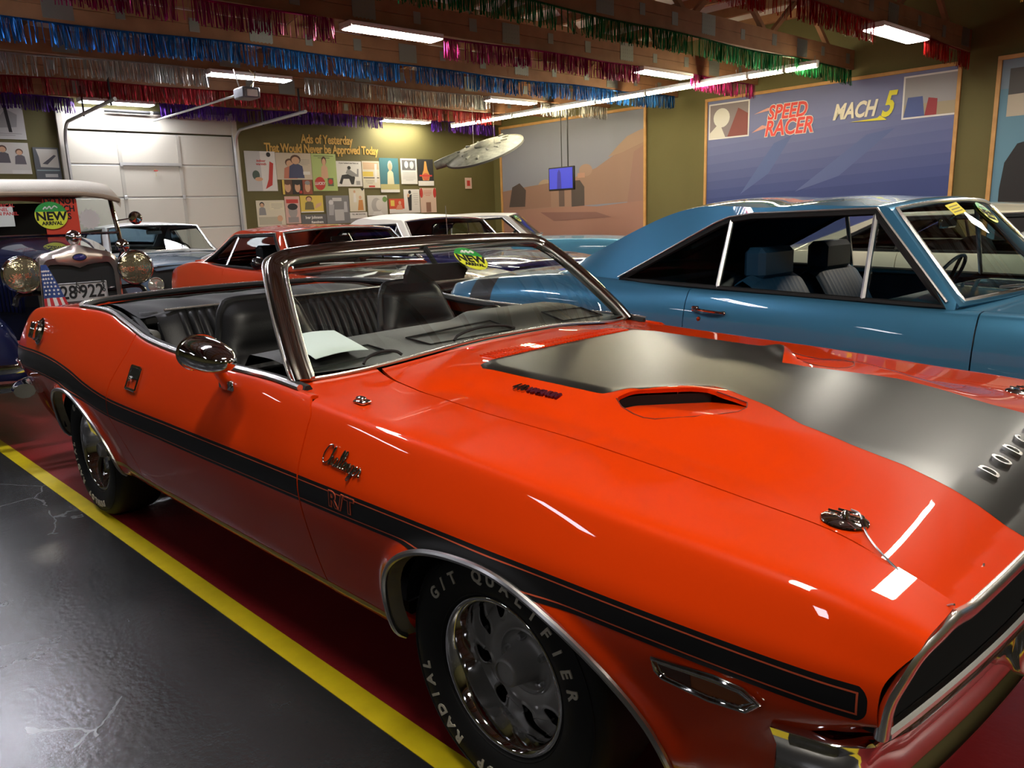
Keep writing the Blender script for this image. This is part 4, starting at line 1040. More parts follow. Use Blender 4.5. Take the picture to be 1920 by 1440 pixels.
for s in (-1, 1):
    # scoop: sloping ramp panel running down under an overhanging lip
    def ramp(u, v):
        u = np.asarray(u, float).ravel(); v = np.asarray(v, float).ravel()
        s_ = -.02 + .205 * u; t_ = -.10 + .42 * v
        x = .022 + s_ * .794 + t_ * .609; a = .445 - (-s_ * .609 + t_ * .794)
        z = Hood(x, a) - .003 - .024 * np.clip(1 - s_ / .172, 0, 1.2) ** 1.1
        return np.stack([x, -a * -s, z], 1)
    ramp.flip = s > 0
    panel('scoop_ramp', ramp, np.linspace(0, 1, 40), np.linspace(0, 1, 50), M_ORANGE, hood, [lambda P, u, v: psdf(P[:, 0], np.abs(P[:, 1]), SCPOLY) + .006], skirt=0, flip=False)
    mb = MB(); mb.tube([(x, a * s, float((Hood(np.array([x]), np.array([a])) + hood_raise(np.array([x]), np.array([a])))[0]) - .0005) for x, a in SCPOLY[:-1]], .0018, n=5); mb.build('scoop_seam', mat('seam_dark', (.12, .008, .002), rough=.6), hood)
    mb = MB(); V = []
    for t_ in np.linspace(-.01, .255, 12):
        x, a = .022 + t_ * .609 - .012 * .794, .445 - t_ * .794 - .012 * .609; z = float(Hood(np.array([x]), np.array([a]))[0]); V.append([(x, a * s, z - .004), (x, a * s, z - .075)])
    mb.grid(np.array(V)); mb.build('scoop_mouth', M_BLACK, hood, smooth=0)
    # engine badge
    p0 = np.array([-.255, -.46 * 1, 0]); 
    ex = np.array([1.0, .0, 0])
    if s < 0:
        z = float(Hood(np.array([-.225]), np.array([.481]))[0])
        nx = np.array([float(Hood(np.array([-.2]), np.array([.455]))[0] - Hood(np.array([-.3]), np.array([.455]))[0]) / .1, float(Hood(np.array([-.225]), np.array([-.466]))[0] - Hood(np.array([-.225]), np.array([-.496]))[0]) / .03])
        n = np.array([-nx[0], -nx[1], 1]); n /= np.linalg.norm(n)
        ex = ex - (ex @ n) * n; ex /= np.linalg.norm(ex); ey = np.cross(n, ex)
        o0 = np.array([-.225, -.481, z + .004])
        text_obj('badge', '440', .035, M_CHROMED, hood, depth=.004, mtx=frame(o0 - ex * .055, ex, ey, n), bold=.002, shear=.25, sx=.9)
        text_obj('badge', 'MAGNUM', .025, mat('badge_dark', (.10, .012, .03), rough=.3, metal=.5), hood, depth=.004, mtx=frame(o0 + ex * .03, ex, ey, n), bold=.002, shear=.25, sx=.95)
# cowl louvres: rows of narrow fins behind the stripe
mb = MB()
for k in range(44):
    y = -.345 + .69 * (k + .5) / 44
    for xx in (-.535, -.575):
        z = float(Hood(np.array([xx]), np.array([y]))[0]); mb.box((xx, y, z + .001), (.036, .005, .006))
mb.build('cowl_louvre', M_ORANGE, hood, smooth=0)
for k, ch in enumerate('DODGE'):
    y = -.19 + .095 * k; z = float(Hood(np.array([.797]), np.array([y]))[0]); sl = (float(Hood(np.array([.84]), np.array([y]))[0]) - float(Hood(np.array([.76]), np.array([y]))[0])) / .08
    n = np.array([-sl, 0, 1.0]); n /= np.linalg.norm(n); up_ = np.array([-1, 0, -sl]); up_ /= np.linalg.norm(up_)
    text_obj('hood_letter', ch, .058, M_TRIM, hood, depth=.004, mtx=frame((.797, y, z + .004), (0, 1, 0), up_, n), bold=.0006, sx=.8)
# hood pins with lanyard
for s in (-1, 1):
    xp, yp = .676, .634 * s
    z = float(Hood(np.array([xp]), np.array([yp]))[0]); slx = (float(Hood(np.array([xp + .03]), np.array([yp]))[0]) - float(Hood(np.array([xp - .03]), np.array([yp]))[0])) / .06
    hp = empty('hood_pin', (xp, yp, z + .001), 0, hood); hp.rotation_euler = (0, -math.atan(slx), .3)
    mb = MB(); mb.lathe([(.001, .006), (.016, .0065), (.020, .005), (.036, .004), (.041, .002), (.042, 0)][::-1], n=40); mb.build('scuff_plate', M_CHROME, hp)
    for k in range(3):
        t = 2 * PI * k / 3 + .4; mb = MB(); mb.lathe([(.0045, .004), (.004, .0065), (.001, .0072)], c=(.029 * math.cos(t), .029 * math.sin(t), 0), n=10); mb.build('screw', M_STEEL, hp)
    mb = MB(); mb.tube([(0, 0, 0), (0, 0, .014), (0, 0, .019)], [.0075, .0075, .003], n=10); mb.build('pin_post', M_CHROME, hp)
    mb = MB(); mb.tube(bez([(-.030, .012, .010), (-.008, .004, .011), (.01, -.004, .011), (.026, -.004, .010), (.030, .004, .010), (.02, .010, .012), (-.014, .016, .013)], 30), .0022, n=6); mb.build('hairpin_clip', M_CHROME, hp)
    if s < 0:
        zf = lambda x, y: float(Hood(np.array([x]), np.array([y]))[0])
        pts = bez([(xp + .01, yp, z + .024), (xp + .03, yp - .01, z + .022), (xp + .055, yp - .045, zf(xp + .055, yp - .045) + .012), (xp + .10, yp - .085, zf(xp + .10, yp - .085) + .006), (.862, -.755, zf(.862, -.755) + .004), (.895, -.768, .782)], 40)
        mb = MB(); mb.tube(pts, .0018, n=6); mb.build('lanyard_cable', M_STEEL, hood)
        mb = MB(); mb.tube(pts[11:15], .0045, n=8); mb.build('cable_crimp', M_CHROME, hood)
        mb = MB(); mb.tube(bez([(.885, -.755, .77), (.868, -.70, .725), (.872, -.62, .712), (.880, -.57, .735), (.882, -.555, .768)], 36), .0017, n=6); mb.build('lanyard_loop', M_STEEL, hood)

# ---- grille mouth and chrome surround
def mouth_pts(n=16):
    top = [(xl(np.array(y)) + .004, y, float(Hood(np.array([xl(np.array(y))]), np.array([y]))[0]) - .010) for y in np.linspace(0, -.70, 12)]
    cor = [(.896, -.775, .760), (.889, -.820, .752), (.877, -.858, .734), (.865, -.883, .700)]
    sd = [(.853, -.896, .660), (.848, -.897, .605)]
    return [tuple(map(float, q)) for q in top + cor + sd]
mp_ = mouth_pts()
full = [(x, -y, z) for x, y, z in mp_[::-1]] + mp_[1:]
mb = MB(); mb.tube(bez(full, 160), .0135, n=10, flat=.8); mb.build('grille_surround', M_TRIM, car)
bar = [(.925 - .075 * (abs(y) / .885) ** 2, y, .604) for y in np.linspace(-.885, .885, 40)]
mb = MB(); mb.tube(bar, .010, n=8); mb.build('grille_lower_bar', M_TRIM, car)
mb = MB()
V = [[(x - .006 if q == 0 else x - .16, y, z) for x, y, z in [(a, b, c) for a, b, c in full]] for q in (0, 1)]
mb.grid(np.array(V)); mb.box((.70, 0, .685), (.02, 1.62, .17)); mb.grid(np.array([[(x - d, y, z) for x, y, z in bar] for d in (0, .16)]))
mb.build('grille_cavity', M_BLACK, car, smooth=0)
mb = MB()
for k in range(5): mb.box((.73, 0, .625 + k * .035), (.012, 1.62, .006))
for k in range(-8, 9): mb.box((.735, k * .10, .69), (.008, .005, .16))
mb.build('grille_insert', M_GLOSSBLK, car, smooth=0)
for s in (-1, 1):
    for yy_ in (.74, .57):
        mb = MB(); mb.lathe([(.072, .735), (.075, .75), (.070, .765), (.05, .778), (.001, .785)], c=(0, yy_ * s, .69), axis='x', n=32); mb.build('headlamp', M_LAMPGLASS, car)
# ---- front bumper: thin concave chrome blade wrapping round the corners
def bump_path(z, inset):
    pts = []
    for y in np.linspace(0, -.80, 14): pts.append((.925 - .070 * (abs(y) / .85) ** 2 - inset, y, z))
    pts += [(.848 - inset, -.850, z), (.832 - inset * .7, -.888 + inset * .5, z - .003), (.795, -.910 + inset, z - .008), (.74, -.918 + inset, z - .014), (.69, -.920 + inset, z - .020)]
    return [(x, -y, q) for x, y, q in pts[::-1]] + pts[1:]
rows = [(.590, .035), (.588, .006), (.580, -.006), (.566, .002), (.535, .020), (.500, .022), (.470, .010), (.458, -.004), (.448, -.002), (.440, .014)]
V = np.array([bez(bump_path(z, i), 150) for z, i in rows])
mb = MB(); mb.grid(V); mb.build('front_bumper', M_CHROME, car, smooth=60)
for s in (-1, 1):
    mb = MB(); mb.box((.905, .30 * s, .52), (.05, .05, .17), bev=.018); mb.build('bumper_guard', M_CHROMED, car, smooth=60)
# valance below the bumper
V = np.array([bez([(x - .06 - .06 * k, y * (.93 - .02 * k), .448 - .07 * k) for x, y, z in bump_path(.4, 0)], 90) for k in range(4)])
mb = MB(); mb.grid(V); mb.build('front_valance', M_ORANGE, car, smooth=60)

# ---- windscreen frame, glass and mouldings
bs = [(-.872, -.800, .910)]
def wbase(y): return np.array([float(xw(np.array(y))) + .004, y, float(Hood(np.array([xw(np.array(y))]), np.array([y]))[0]) + .002])
frame_path = [(-.868, -.812, .900), (-.93, -.797, .965), (-1.05, -.755, 1.08), (-1.17, -.705, 1.185), (-1.222, -.675, 1.226), (-1.238, -.640, 1.246), (-1.238, -.585, 1.258), (-1.228, -.4, 1.268), (-1.222, 0, 1.274)]
fp = bez(frame_path + [(x, -y, z) for x, y, z in frame_path[::-1]][1:], 150)
wf = empty('windscreen_frame', (0, 0, 0), 0, car)
def strip(path, sec, up):
    """sweep a closed cross-section (a, b) along a path; a across (outward), b along 'up'"""
    P = np.array(path); T = np.gradient(P, axis=0); T /= np.linalg.norm(T, axis=1)[:, None]
    Nn = np.array(up, float)[None] - (T @ np.array(up, float))[:, None] * T; Nn /= np.linalg.norm(Nn, axis=1)[:, None]
    B = np.cross(T, Nn)
    V = np.array([[p + a * b_ + b * n_ for a, b in sec + sec[:1]] for p, n_, b_ in zip(P, Nn, B)])
    mb = MB(); mb.grid(V); mb.add(V[0], [tuple(range(len(sec)))]); mb.add(V[-1], [tuple(range(len(sec)))[::-1]])
    return mb
sec = [(.028, -.020), (.034, -.006), (.033, .008), (.024, .018), (.0, .021), (-.018, .018), (-.026, .010), (-.028, -.014), (-.01, -.022)]
strip(fp, sec, (.80, 0, .60)).build('pillar_and_header', M_CHROMED, wf, smooth=60)
inner = [p + (np.array([0, 0, .78]) + np.array([-1.05, 0, 0]) - p) * .036 / np.linalg.norm(np.array([-1.05, 0, .95]) - p) + np.array([.016, 0, .016]) for p in fp]
mb = MB(); mb.tube(inner, .0075, n=8); mb.build('reveal_moulding', M_TRIM, wf)
ot = [p + np.array([-.022, 0, .0]) + np.array([0, math.copysign(.022 * ss(.2, .6, abs(p[1])), p[1]), .012]) for p in fp]
mb = MB(); mb.tube(ot, .006, n=8); mb.build('outer_moulding', M_TRIM, wf)
base_pts = [wbase(y) for y in np.linspace(-.80, .80, 61)]
mb = MB(); mb.tube([b + np.array([-.006, 0, .004]) for b in base_pts], .007, n=8); mb.build('lower_moulding', M_TRIM, wf)
topc = [p for p in fp]
# glass: rows between the base curve and the header curve
tp = np.array([(-1.228 + .03 * (abs(t) ** 3) * -1, t * .655, 1.262 - .034 * abs(t) ** 4) for t in np.linspace(-1, 1, 41)])
bp = np.array([(float(xw(np.array(t * .795))) - .004, t * .795, wbase(t * .795)[2]) for t in np.linspace(-1, 1, 41)])
V = np.array([bp * (1 - k) + tp * k + np.array([.022, 0, .016]) * math.sin(PI * k) for k in np.linspace(0, 1, 14)])
mb = MB(); mb.grid(V); mb.build('glass', M_GLASS, wf, smooth=180)
def glass_pt(t, k):
    """t -1..1 across, k 0..1 up; returns point and frame on the glass"""
    f = lambda t, k: (1 - k) * np.array([float(xw(np.array(t * .795))) - .004, t * .795, wbase(t * .795)[2]]) + k * np.array([-1.228 - .03 * abs(t) ** 3, t * .655, 1.262 - .034 * abs(t) ** 4]) + np.array([.022, 0, .016]) * math.sin(PI * k)
    p = f(t, k); a = f(t + .02, k) - f(t - .02, k); b = f(t, k + .02) - f(t, k - .02)
    a /= np.linalg.norm(a); n = np.cross(a, b); n /= np.linalg.norm(n)
    return p, a, np.cross(n, a), n
# ---------------------------------------------------------------- orange convertible: cabin, tail and small trim
crest = lambda x: (float(cspline(_st[:, 0], _st[:, 4])(np.array([x]))[0]), float(zcf(np.array([x]))[0]))
belt = []
for x in np.linspace(-.80, -2.86, 40):
    y, z = crest(x); belt.append((x, -(y - .018), z + .011))
rearw = [(-2.99, -.745, 1.012), (-3.10, -.62, 1.014), (-3.17, -.42, 1.016), (-3.20, -.2, 1.018), (-3.21, 0, 1.018)]
path = belt + rearw
loop = bez(path + [(x, -y, z) for x, y, z in path[::-1]][1:], 240)
mb = MB(); mb.tube(loop + np.array([0, 0, .003]), .010, n=8); mb.build('belt_moulding', M_TRIM, car)
mb = MB(); mb.tube(loop * np.array([1, .972, 1]) + np.array([.004, 0, -.006]), .014, n=6); mb.build('belt_weatherstrip', M_BLACK, car)
# deck behind the well and the tail panel
def deckfn(u, v):
    u = np.asarray(u, float).ravel(); v = np.asarray(v, float).ravel()
    x = -2.75 - 1.03 * u; T = cspline(_st[:, 0], _st[:, 1:])(x)
    y = v * (T[:, 3] - .030); z = T[:, 4] + .004 + .018 * (1 - v ** 2)
    return np.stack([x + T[:, 5], y, z], 1)
deckfn.flip = True
panel('deck_lid', deckfn, np.linspace(0, 1, 40), np.linspace(-1, 1, 40), M_ORANGE, car, [lambda P, u, v: -3.215 + .26 * (np.abs(P[:, 1]) / .76) ** 3 - P[:, 0]])
E_ = side_d(np.full(40, -3.93), np.linspace(0, 1, 40))
V = np.array([E_ * np.array([1, 1 - 2 * t, 1]) for t in np.linspace(0, 1, 9)])
mb = MB(); mb.grid(V); mb.build('tail_panel', M_GLOSSBLK, car, smooth=60)
mb = MB(); mb.tube(bez([(-3.72, -.895, .50), (-3.88, -.86, .50), (-3.97, -.70, .50), (-4.0, 0, .50), (-3.97, .70, .50), (-3.88, .86, .50), (-3.72, .895, .50)], 60), .055, n=10, flat=.75); mb.build('rear_bumper', M_CHROME, car)
# cabin tub
mb = MB(); mb.box((-1.75, 0, .40), (1.9, 1.56, .03)); mb.box((-.86, 0, .62), (.04, 1.5, .5)); mb.box((-2.72, 0, .66), (.9, 1.50, .04)); mb.box((-3.16, 0, .82), (.03, 1.4, .34))
for s in (-1, 1): mb.box((-2.75, .765 * s, .83), (.85, .02, .30))
mb.build('cabin_tub', M_CARPET, car, smooth=0)
for s in (0, 1):
    f0 = side_d if s == 0 else mirror(side_d)
    panel('door_card', f0, np.linspace(-2.2, -.80, 40), np.linspace(.22, .93, 30), M_VINYL, side_parts[s][1], [lambda P, u, v: P[:, 2] - .38], off=.075, skirt=0, flip=True)
    panel('side_trim', f0, np.linspace(-3.05, -2.215, 30), np.linspace(.3, .95, 30), M_VINYL, car, [lambda P, u, v: P[:, 2] - .6], off=.055, skirt=0, flip=True)
    for (x_, z_) in ((-2.42, .90), (-2.50, .80), (-2.30, .84)):
        mb = MB(); sg = -1 if s == 0 else 1; mb.lathe([(.001, -.004), (.008, -.002), (.010, 0)], c=(x_, sg * .775, z_), axis='y', n=12); mb.build('trim_button', M_STEEL, car)
# folded top frame in the well
wellg = mat('worn_grey_liner', (.11, .105, .09), rough=.75)
for s in (-1, 1):
    mb = MB(); mb.box((-2.55, .69 * s, .87), (.46, .10, .10), bev=.02); mb.build('top_well_side', wellg, car)
    mb = MB(); mb.tube(bez([(-2.25, -.735 * -s if False else .735 * s, .90), (-2.5, .72 * s, .955), (-2.75, .70 * s, .985), (-2.95, .66 * s, .985)], 20), .014, n=8); mb.build('folded_top_rail', M_CHROMED, car)
    mb = MB(); mb.tube(bez([(-2.32, .70 * s, .905), (-2.55, .66 * s, .95), (-2.85, .6 * s, .97)], 20), .012, n=8); mb.build('folded_top_rail', M_BLACK, car)
    mb = MB(); mb.box((-2.60, .60 * s, .945), (.14, .10, .07), bev=.02); mb.build('folded_top_hinge', M_BLACK, car)
for k in range(4):
    mb = MB(); mb.box((-2.62 - .10 * k, 0, .955 + .006 * k), (.07, 1.22, .022), bev=.008); mb.build('folded_top_bow', M_VINYL if k % 2 else M_GLOSSBLK, car)
P_ = np.array([[(-2.52 - .62 * a, y, .965 + .028 * math.sin(PI * a) + .006 * math.sin(y * 21 + a * 5) + .012 * a) for y in np.linspace(-.66, .66, 60)] for a in np.linspace(0, 1, 12)])
mb = MB(); mb.grid(P_); mb.build('folded_top_fabric', mat('top_fabric', (.006, .006, .0065), rough=.55, bump=(90, .3)), car, smooth=60)

def pleat_pad(name, parent, y0, y1, n, fn, pl, m):
    """pad surface with ridged pleats: fn(y,t)->base point, normal; pl(y) pleat amount"""
    ys = np.linspace(y0, y1, n)
    V = np.array([[fn(y, t, pl(y)) for y in ys] for t in np.linspace(0, 1, 14)])
    mb = MB(); mb.grid(V); return mb.build(name, m, parent, smooth=70)
# rear bench
rs = empty('rear_seat', (0, 0, 0), 0, car)
def rb(y, t, p):
    # t 0 bottom -> 1 top/back edge
    edge = ss(.66, .56, abs(y))
    if t < .85:
        k = t / .85; x = -2.16 - .15 * k + .05 * math.sin(PI * k) ; z = .52 + .46 * k
        return (x + p * .75 + .02 * edge - .02, y, z)
    k = (t - .85) / .15
    return (-2.29 - .10 * k, y, .985 + .022 * math.sin(PI * k * .8) * edge - .0 * k)
pl = lambda y: (.034 * (abs(math.sin(PI * abs(y) / .044)) ** .7 - .5) if .07 < abs(y) < .565 else (.010 if abs(y) >= .565 else .002))
pleat_pad('backrest', rs, -.66, .66, 320, rb, pl, M_VINYL)
mb = MB(); mb.box((-2.34, 0, .75), (.08, 1.30, .46), bev=.03); mb.build('back_shell', M_VINYL, rs)
def rcf(y, t, p):
    k = t; return (-2.12 + .50 * k, y, .575 + .03 * math.sin(PI * k) + p * .8 - .10 * ss(.9, 1, k))
pleat_pad('cushion', rs, -.64, .64, 300, rcf, pl, M_VINYL)
mb = MB(); mb.tube([(-2.33, y, 1.006) for y in np.linspace(-.62, .62, 20)], .007, n=6); mb.build('top_bead', M_TRIM, rs)
# front buckets
def bucket(s):
    b = empty('bucket_seat', (0, .40 * s, 0), 0, car)
    W = cspline([0, .25, .5, .65, .8, .92, 1.0], [.245, .262, .255, .225, .195, .175, .145])
    V = []; Vb = []
    for t in np.linspace(0, 1, 26):
        w_ = float(W(np.array([t]))[0]); row = []; rowb = []
        x = -1.58 - .31 * t - .05 * math.sin(PI * t); z = .52 + .545 * t
        for q in np.linspace(-1, 1, 48):
            y = w_ * q; e = (1 - abs(q) ** 5)
            bol = .030 * ss(.5, .85, abs(q)) * ss(.75, .55, t)
            pl_ = .008 * math.sin(q * 26) * (abs(q) < .62) * (t < .50) * (t > .04)
            hd = .02 * ss(.66, .80, t) * (1 - q * q * .6) - .016 * math.exp(-((t - .63) / .03) ** 2)
            tp_ = ss(1.0, .90, t)
            row.append((x + .055 * e * tp_ + bol + pl_ + hd, y, z - .01 * (1 - e)))
            rowb.append((x - .045 * e * tp_ - .0, y, z - .01 * (1 - e)))
        V.append(row); Vb.append(rowb[::-1])
    mb = MB(); mb.grid(np.array(V)); mb.build('seat_back', M_VINYL, b, smooth=70)
    mb = MB(); mb.grid(np.array(Vb)); mb.build('seat_back_shell', M_VINYL, b, smooth=70)
    ed = [V[i][0] for i in range(26)] + V[-1][1:-1] + [V[i][-1] for i in range(25, -1, -1)]
    mb = MB(); mb.tube([(p[0] - .012, p[1], p[2]) for p in ed], .016, n=8); mb.build('edge_piping', M_VINYL, b)
    C = np.array([[(-1.62 + .56 * k, .26 * q, .50 + .045 * math.sin(PI * min(1, k * 1.05)) + .022 * ss(.55, .85, abs(q)) + .009 * math.sin(q * 24) * (abs(q) < .6) - .16 * ss(.93, 1, k)) for q in np.linspace(-1, 1, 60)] for k in np.linspace(0, 1, 24)])
    mb = MB(); mb.grid(C); mb.build('seat_cushion', M_VINYL, b, smooth=70)
    mb = MB(); mb.box((-1.36, 0, .45), (.5, .48, .09), bev=.02); mb.build('seat_base', M_VINYL, b)
    mb = MB(); mb.tube(bez([(-1.66, .27 * -s * -1 if False else -.272 , .60), (-1.74, -.285, .70), (-1.80, -.285, .80)], 12), .012, n=8); mb.build('recline_lever', M_CHROMED, b)
    return b
bucket(-1); bucket(1)
# dashboard
dash = empty('dashboard', (0, 0, 0), 0, car)
def dz(x, y):
    hump = .028 * ss(.10, .22, y) * ss(.80, .68, y) * ss(-.90, -1.12, x)
    return .921 + .012 * (1 - (y / .8) ** 2) + .018 * ss(-.95, -1.15, x) + hump - .05 * ss(-1.25, -1.325, x) ** 1.3
V = np.array([[(x, y, dz(x, y)) for y in np.linspace(-.77, .77, 70)] for x in np.concatenate([[-.80], np.linspace(-.86, -1.24, 14), np.linspace(-1.25, -1.33, 8)])])
for i in range(V.shape[1]):
    for j, x in enumerate((-.80, -.86)):
        V[j, i, 0] = min(x, float(xw(np.array(V[j, i, 1]))) - .002 - .05 * j)
mb = MB(); mb.grid(V[:, ::-1]); mb.build('dash_top', M_DASH, dash, smooth=60)
mb = MB(); mb.box((-1.29, 0, .76), (.06, 1.50, .24)); mb.build('dash_face', M_VINYL, dash, smooth=0)
for (yc_, w_, d_) in ((-.05, .42, .14), (-.58, .30, .14), (.58, .26, .12)):
    pts = [(-.93 - d_ if a else -.93, yc_ + b * w_ / 2) for a, b in ((0, -1), (0, 1), (1, 1), (1, -1))]
    mb = MB(); mb.tube([(x, y, dz(x, y) + .001) for x, y in pts], .004, n=5, closed=True); mb.build('dash_panel_edge', M_BLACK, dash)
sw = empty('steering_wheel', (-1.47, .46, .795), 0, car); sw.rotation_euler = (0, math.radians(-62), 0)
mb = MB(); mb.tube([(.185 * math.cos(t), .185 * math.sin(t), 0) for t in np.linspace(0, 2 * PI, 49)[:-1]], .012, n=8, closed=True); mb.build('rim', M_GLOSSBLK, sw)
mb = MB()
for t in (0.3, PI - .3, -PI / 2): mb.tube([(0, 0, -.03), (.18 * math.cos(t), .18 * math.sin(t), 0)], .010, n=6)
mb.lathe([(.05, -.045), (.05, -.02), (.035, -.01), (.001, -.008)], n=20); mb.build('spoke', M_CHROMED, sw)
# interior mirror, sign sheet, wipers
mb = MB(); mb.prism([(-.15, -.032), (.13, -.034), (.15, .0), (.12, .030), (-.13, .034), (-.15, .0)], -.012, .012, T=lambda u, v, h: (-1.13 + h + v * .1, -.05 + u, 1.165 + v)); mb.tube([(-1.13, -.05, 1.19), (-1.19, -.05, 1.255)], .010, n=6)
mb.build('rear_view_mirror', M_BLACK, wf, smooth=30)
sheet = thing('paper_sign', 'pale paper sign lying against the windscreen of the orange convertible', 'sign')
p0, a_, b_, n_ = glass_pt(-.80, .22)
def sheetpt(u, v): return np.array([-.94 - .31 * v, -.715 + .20 * u + .07 * v, .950 + .03 * v]) + np.array([0, 0, .008 * math.sin(3 * u)])
V = np.array([[sheetpt(u, v) for u in np.linspace(0, 1, 8)] for v in np.linspace(0, 1, 8)])
mb = MB(); mb.grid(V[:, ::-1]); mb.grid(V - np.array([0, 0, .001])); mb.build('sheet', M_PAPER, sheet, smooth=60)
for k, (t, L) in enumerate(((-.62, .46), (-.02, .44))):
    p0, a_, b_, n_ = glass_pt(t, 0.02); pts = []
    for q in np.linspace(0, 1, 14):
        pp, aa, bb, nn = glass_pt(t - .16 * q * (1 if k == 0 else 2.2), .03 + .055 * math.sin(PI * q) ** .5); pts.append(pp + nn * .012)
    mb = MB(); mb.tube(pts, .005, n=6); mb.build('wiper_blade', M_BLACK, wf)
# windscreen sticker: green over yellow oval with black lettering
def sticker(parent, P, ex, ey, n, rx, ry, top='', name='window_sticker', lab=None):
    S = empty(name, (0, 0, 0), 0, parent) if parent else thing(name, lab, 'sticker')
    M_GR = mat('sticker_green', (.03, .32, .06), rough=.4); M_YE = mat('sticker_yellow', (.72, .75, .05), rough=.4)
    cut = .28
    def ell(a0, a1, nn=24): return [(rx * math.cos(t), ry * math.sin(t)) for t in np.linspace(a0, a1, nn)]
    a = math.asin(cut)
    for nm, poly, m in (('green_field', ell(a, PI - a), M_GR), ('yellow_field', ell(PI - a, 2 * PI + a), M_YE)):
        mb = MB(); mb.prism(poly, .0, .0012, T=lambda u, v, h: P + ex * u + ey * v + n * h); mb.build(nm, m, S, smooth=0)
    text_obj('sticker_text', 'NEW', ry * .85, M_BLACK, S, depth=.0006, mtx=frame(P - ey * ry * .08 + n * .002, ex, ey, n), bold=ry * .03, sx=.95 * rx / ry)
    text_obj('sticker_text', 'ARRIVAL', ry * .36, M_BLACK, S, depth=.0006, mtx=frame(P - ey * ry * .58 + n * .002, ex, ey, n), bold=ry * .015, sx=.9 * rx / ry)
    mb = MB(); mb.tube([P + ex * rx * u + ey * ry * v + n * .002 for u, v in bez([(-.45, .45), (-.3, .62), (-.22, .48), (-.05, .66), (.05, .48), (.25, .68), (.42, .55)], 30)], ry * .05, n=5); mb.build('sticker_script', mat('sticker_white', (.75, .78, .72), rough=.5), S)
    return S
pp, aa, bb, nn = glass_pt(.155, .775)
th = math.radians(-22)
sticker(None, pp + nn * .003, aa * math.cos(th) + bb * math.sin(th), bb * math.cos(th) - aa * math.sin(th), nn, .066, .092, name='new_arrival_sticker', lab='green and yellow NEW ARRIVAL sticker on the orange convertible windscreen')

# ---- door mirror
dm = empty('door_mirror', (-1.075, -.985, .978), 0, side_parts[0][1])
def mirror_shell(u, v):
    u = np.asarray(u, float).ravel(); v = np.asarray(v, float).ravel()
    k = u; r = np.sqrt(np.clip(1 - (1 - k) ** 2.6, 0, 1)); 
    x = .115 - .20 * k; ry_, rz_ = .066 * r, .052 * r
    return np.stack([x * 1.0, ry_ * np.cos(v), rz_ * np.sin(v) + .012 * k], 1)
panel('mirror_shell', mirror_shell, np.linspace(0.0005, 1, 40), np.linspace(0, 2 * PI, 61), M_CHROME, dm, skirt=0, flip=False)
mb = MB(); mb.lathe([(.001, -.080), (.9, -.080), (1, -.086)], axis='x', n=40); mb.v = [(x, y * .064, z * .050 + .012) for x, y, z in mb.v]; mb.build('mirror_glass', mat('mirror_glass', (.7, .7, .7), rough=.02, metal=1.0), dm)
mb = MB(); mb.tube([(-.085, .066 * math.cos(t), .052 * math.sin(t) + .012) for t in np.linspace(0, 2 * PI, 49)[:-1]], .005, n=6, closed=True); mb.build('mirror_rim', M_CHROME, dm)
p_, n_, t_ = side_at(-.955, .835)
mb = MB(); mb.tube(bez([(-.01, .02, -.03), (-.05, .045, -.06), (-.09, .075, -.09), (-.115, .090, -.110)], 14), .019, n=10); mb.build('mirror_stalk', M_CHROME, dm)
mb = MB(); mb.box((-.12, .092, -.112), (.095, .016, .036), bev=.007); mb.build('mirror_foot', M_CHROME, dm)
# ---- door handle, lock, filler cap, marker lamps, badges
def onside(x, z, fn=None, lift=0.0):
    p, n, t = side_at(x, z, fn); up_ = np.cross(n, t) * -1
    up_ = np.array([0, 0, 1.0]) - n * n[2]; up_ /= np.linalg.norm(up_); t = np.cross(up_, n)
    return p + n * lift, t, up_, n
p, t, up_, n = onside(-1.955, .795)
o = empty('door_handle', (0, 0, 0), 0, side_parts[0][1]); o.matrix_local = frame(p, t, up_, n)
mb = MB()
for a, b in (((-.05, -.045), (-.05, .045)), ((.05, -.045), (.05, .045)), ((-.05, -.045), (.05, -.045)), ((-.05, .045), (.05, .045))): mb.tube([(*a, .004), (*b, .004)], .006, n=8)
mb.build('handle_bezel', M_CHROME, o)
mb = MB(); mb.box((0, -.022, -.004), (.096, .044, .006)); mb.build('handle_recess', M_CHROMED, o, smooth=0)
mb = MB(); mb.box((0, .020, .004), (.092, .046, .008), bev=.003); mb.build('handle_flap', M_GLOSSBLK, o)
mb = MB(); mb.lathe([(.011, 0), (.011, .008), (.008, .011), (.001, .012)], c=(-.02, -.005, .004), n=16); mb.build('lock_button', M_CHROME, o)
p, t, up_, n = onside(-3.30, .865)
o = empty('fuel_filler', (0, 0, 0), 0, side_parts[0][2]); o.matrix_local = frame(p, t, up_, n)
mb = MB(); mb.lathe([(.070, 0), (.070, .006), (.060, .012), (.056, .014), (.052, .012)], n=40); mb.build('filler_ring', M_CHROME, o)
mb = MB(); mb.lathe([(.052, .012), (.050, .024), (.040, .032), (.001, .036)], n=32); mb.build('filler_cap', M_CHROMED, o)
for k in (-1, 1): mb = MB(); mb.box((.026 * k, 0, .036), (.018, .085, .022), bev=.006); mb.build('cap_grip', M_CHROME, o)
p, t, up_, n = onside(-3.76, .655)
o = empty('rear_side_marker', (0, 0, 0), 0, side_parts[0][2]); o.matrix_local = frame(p, t, up_, n)
mb = MB(); mb.box((0, 0, .004), (.13, .05, .012), bev=.004); mb.build('marker_bezel', M_CHROME, o)
mb = MB(); mb.box((0, 0, .009), (.11, .034, .010), bev=.003); mb.build('marker_lens', mat('red_lens', (.20, .008, .01), rough=.15, coat=1), o)
poly = [(.482, .612), (.60, .6215), (.650, .6195), (.676, .603), (.652, .5775), (.586, .5695), (.499, .5765), (.487, .588)]
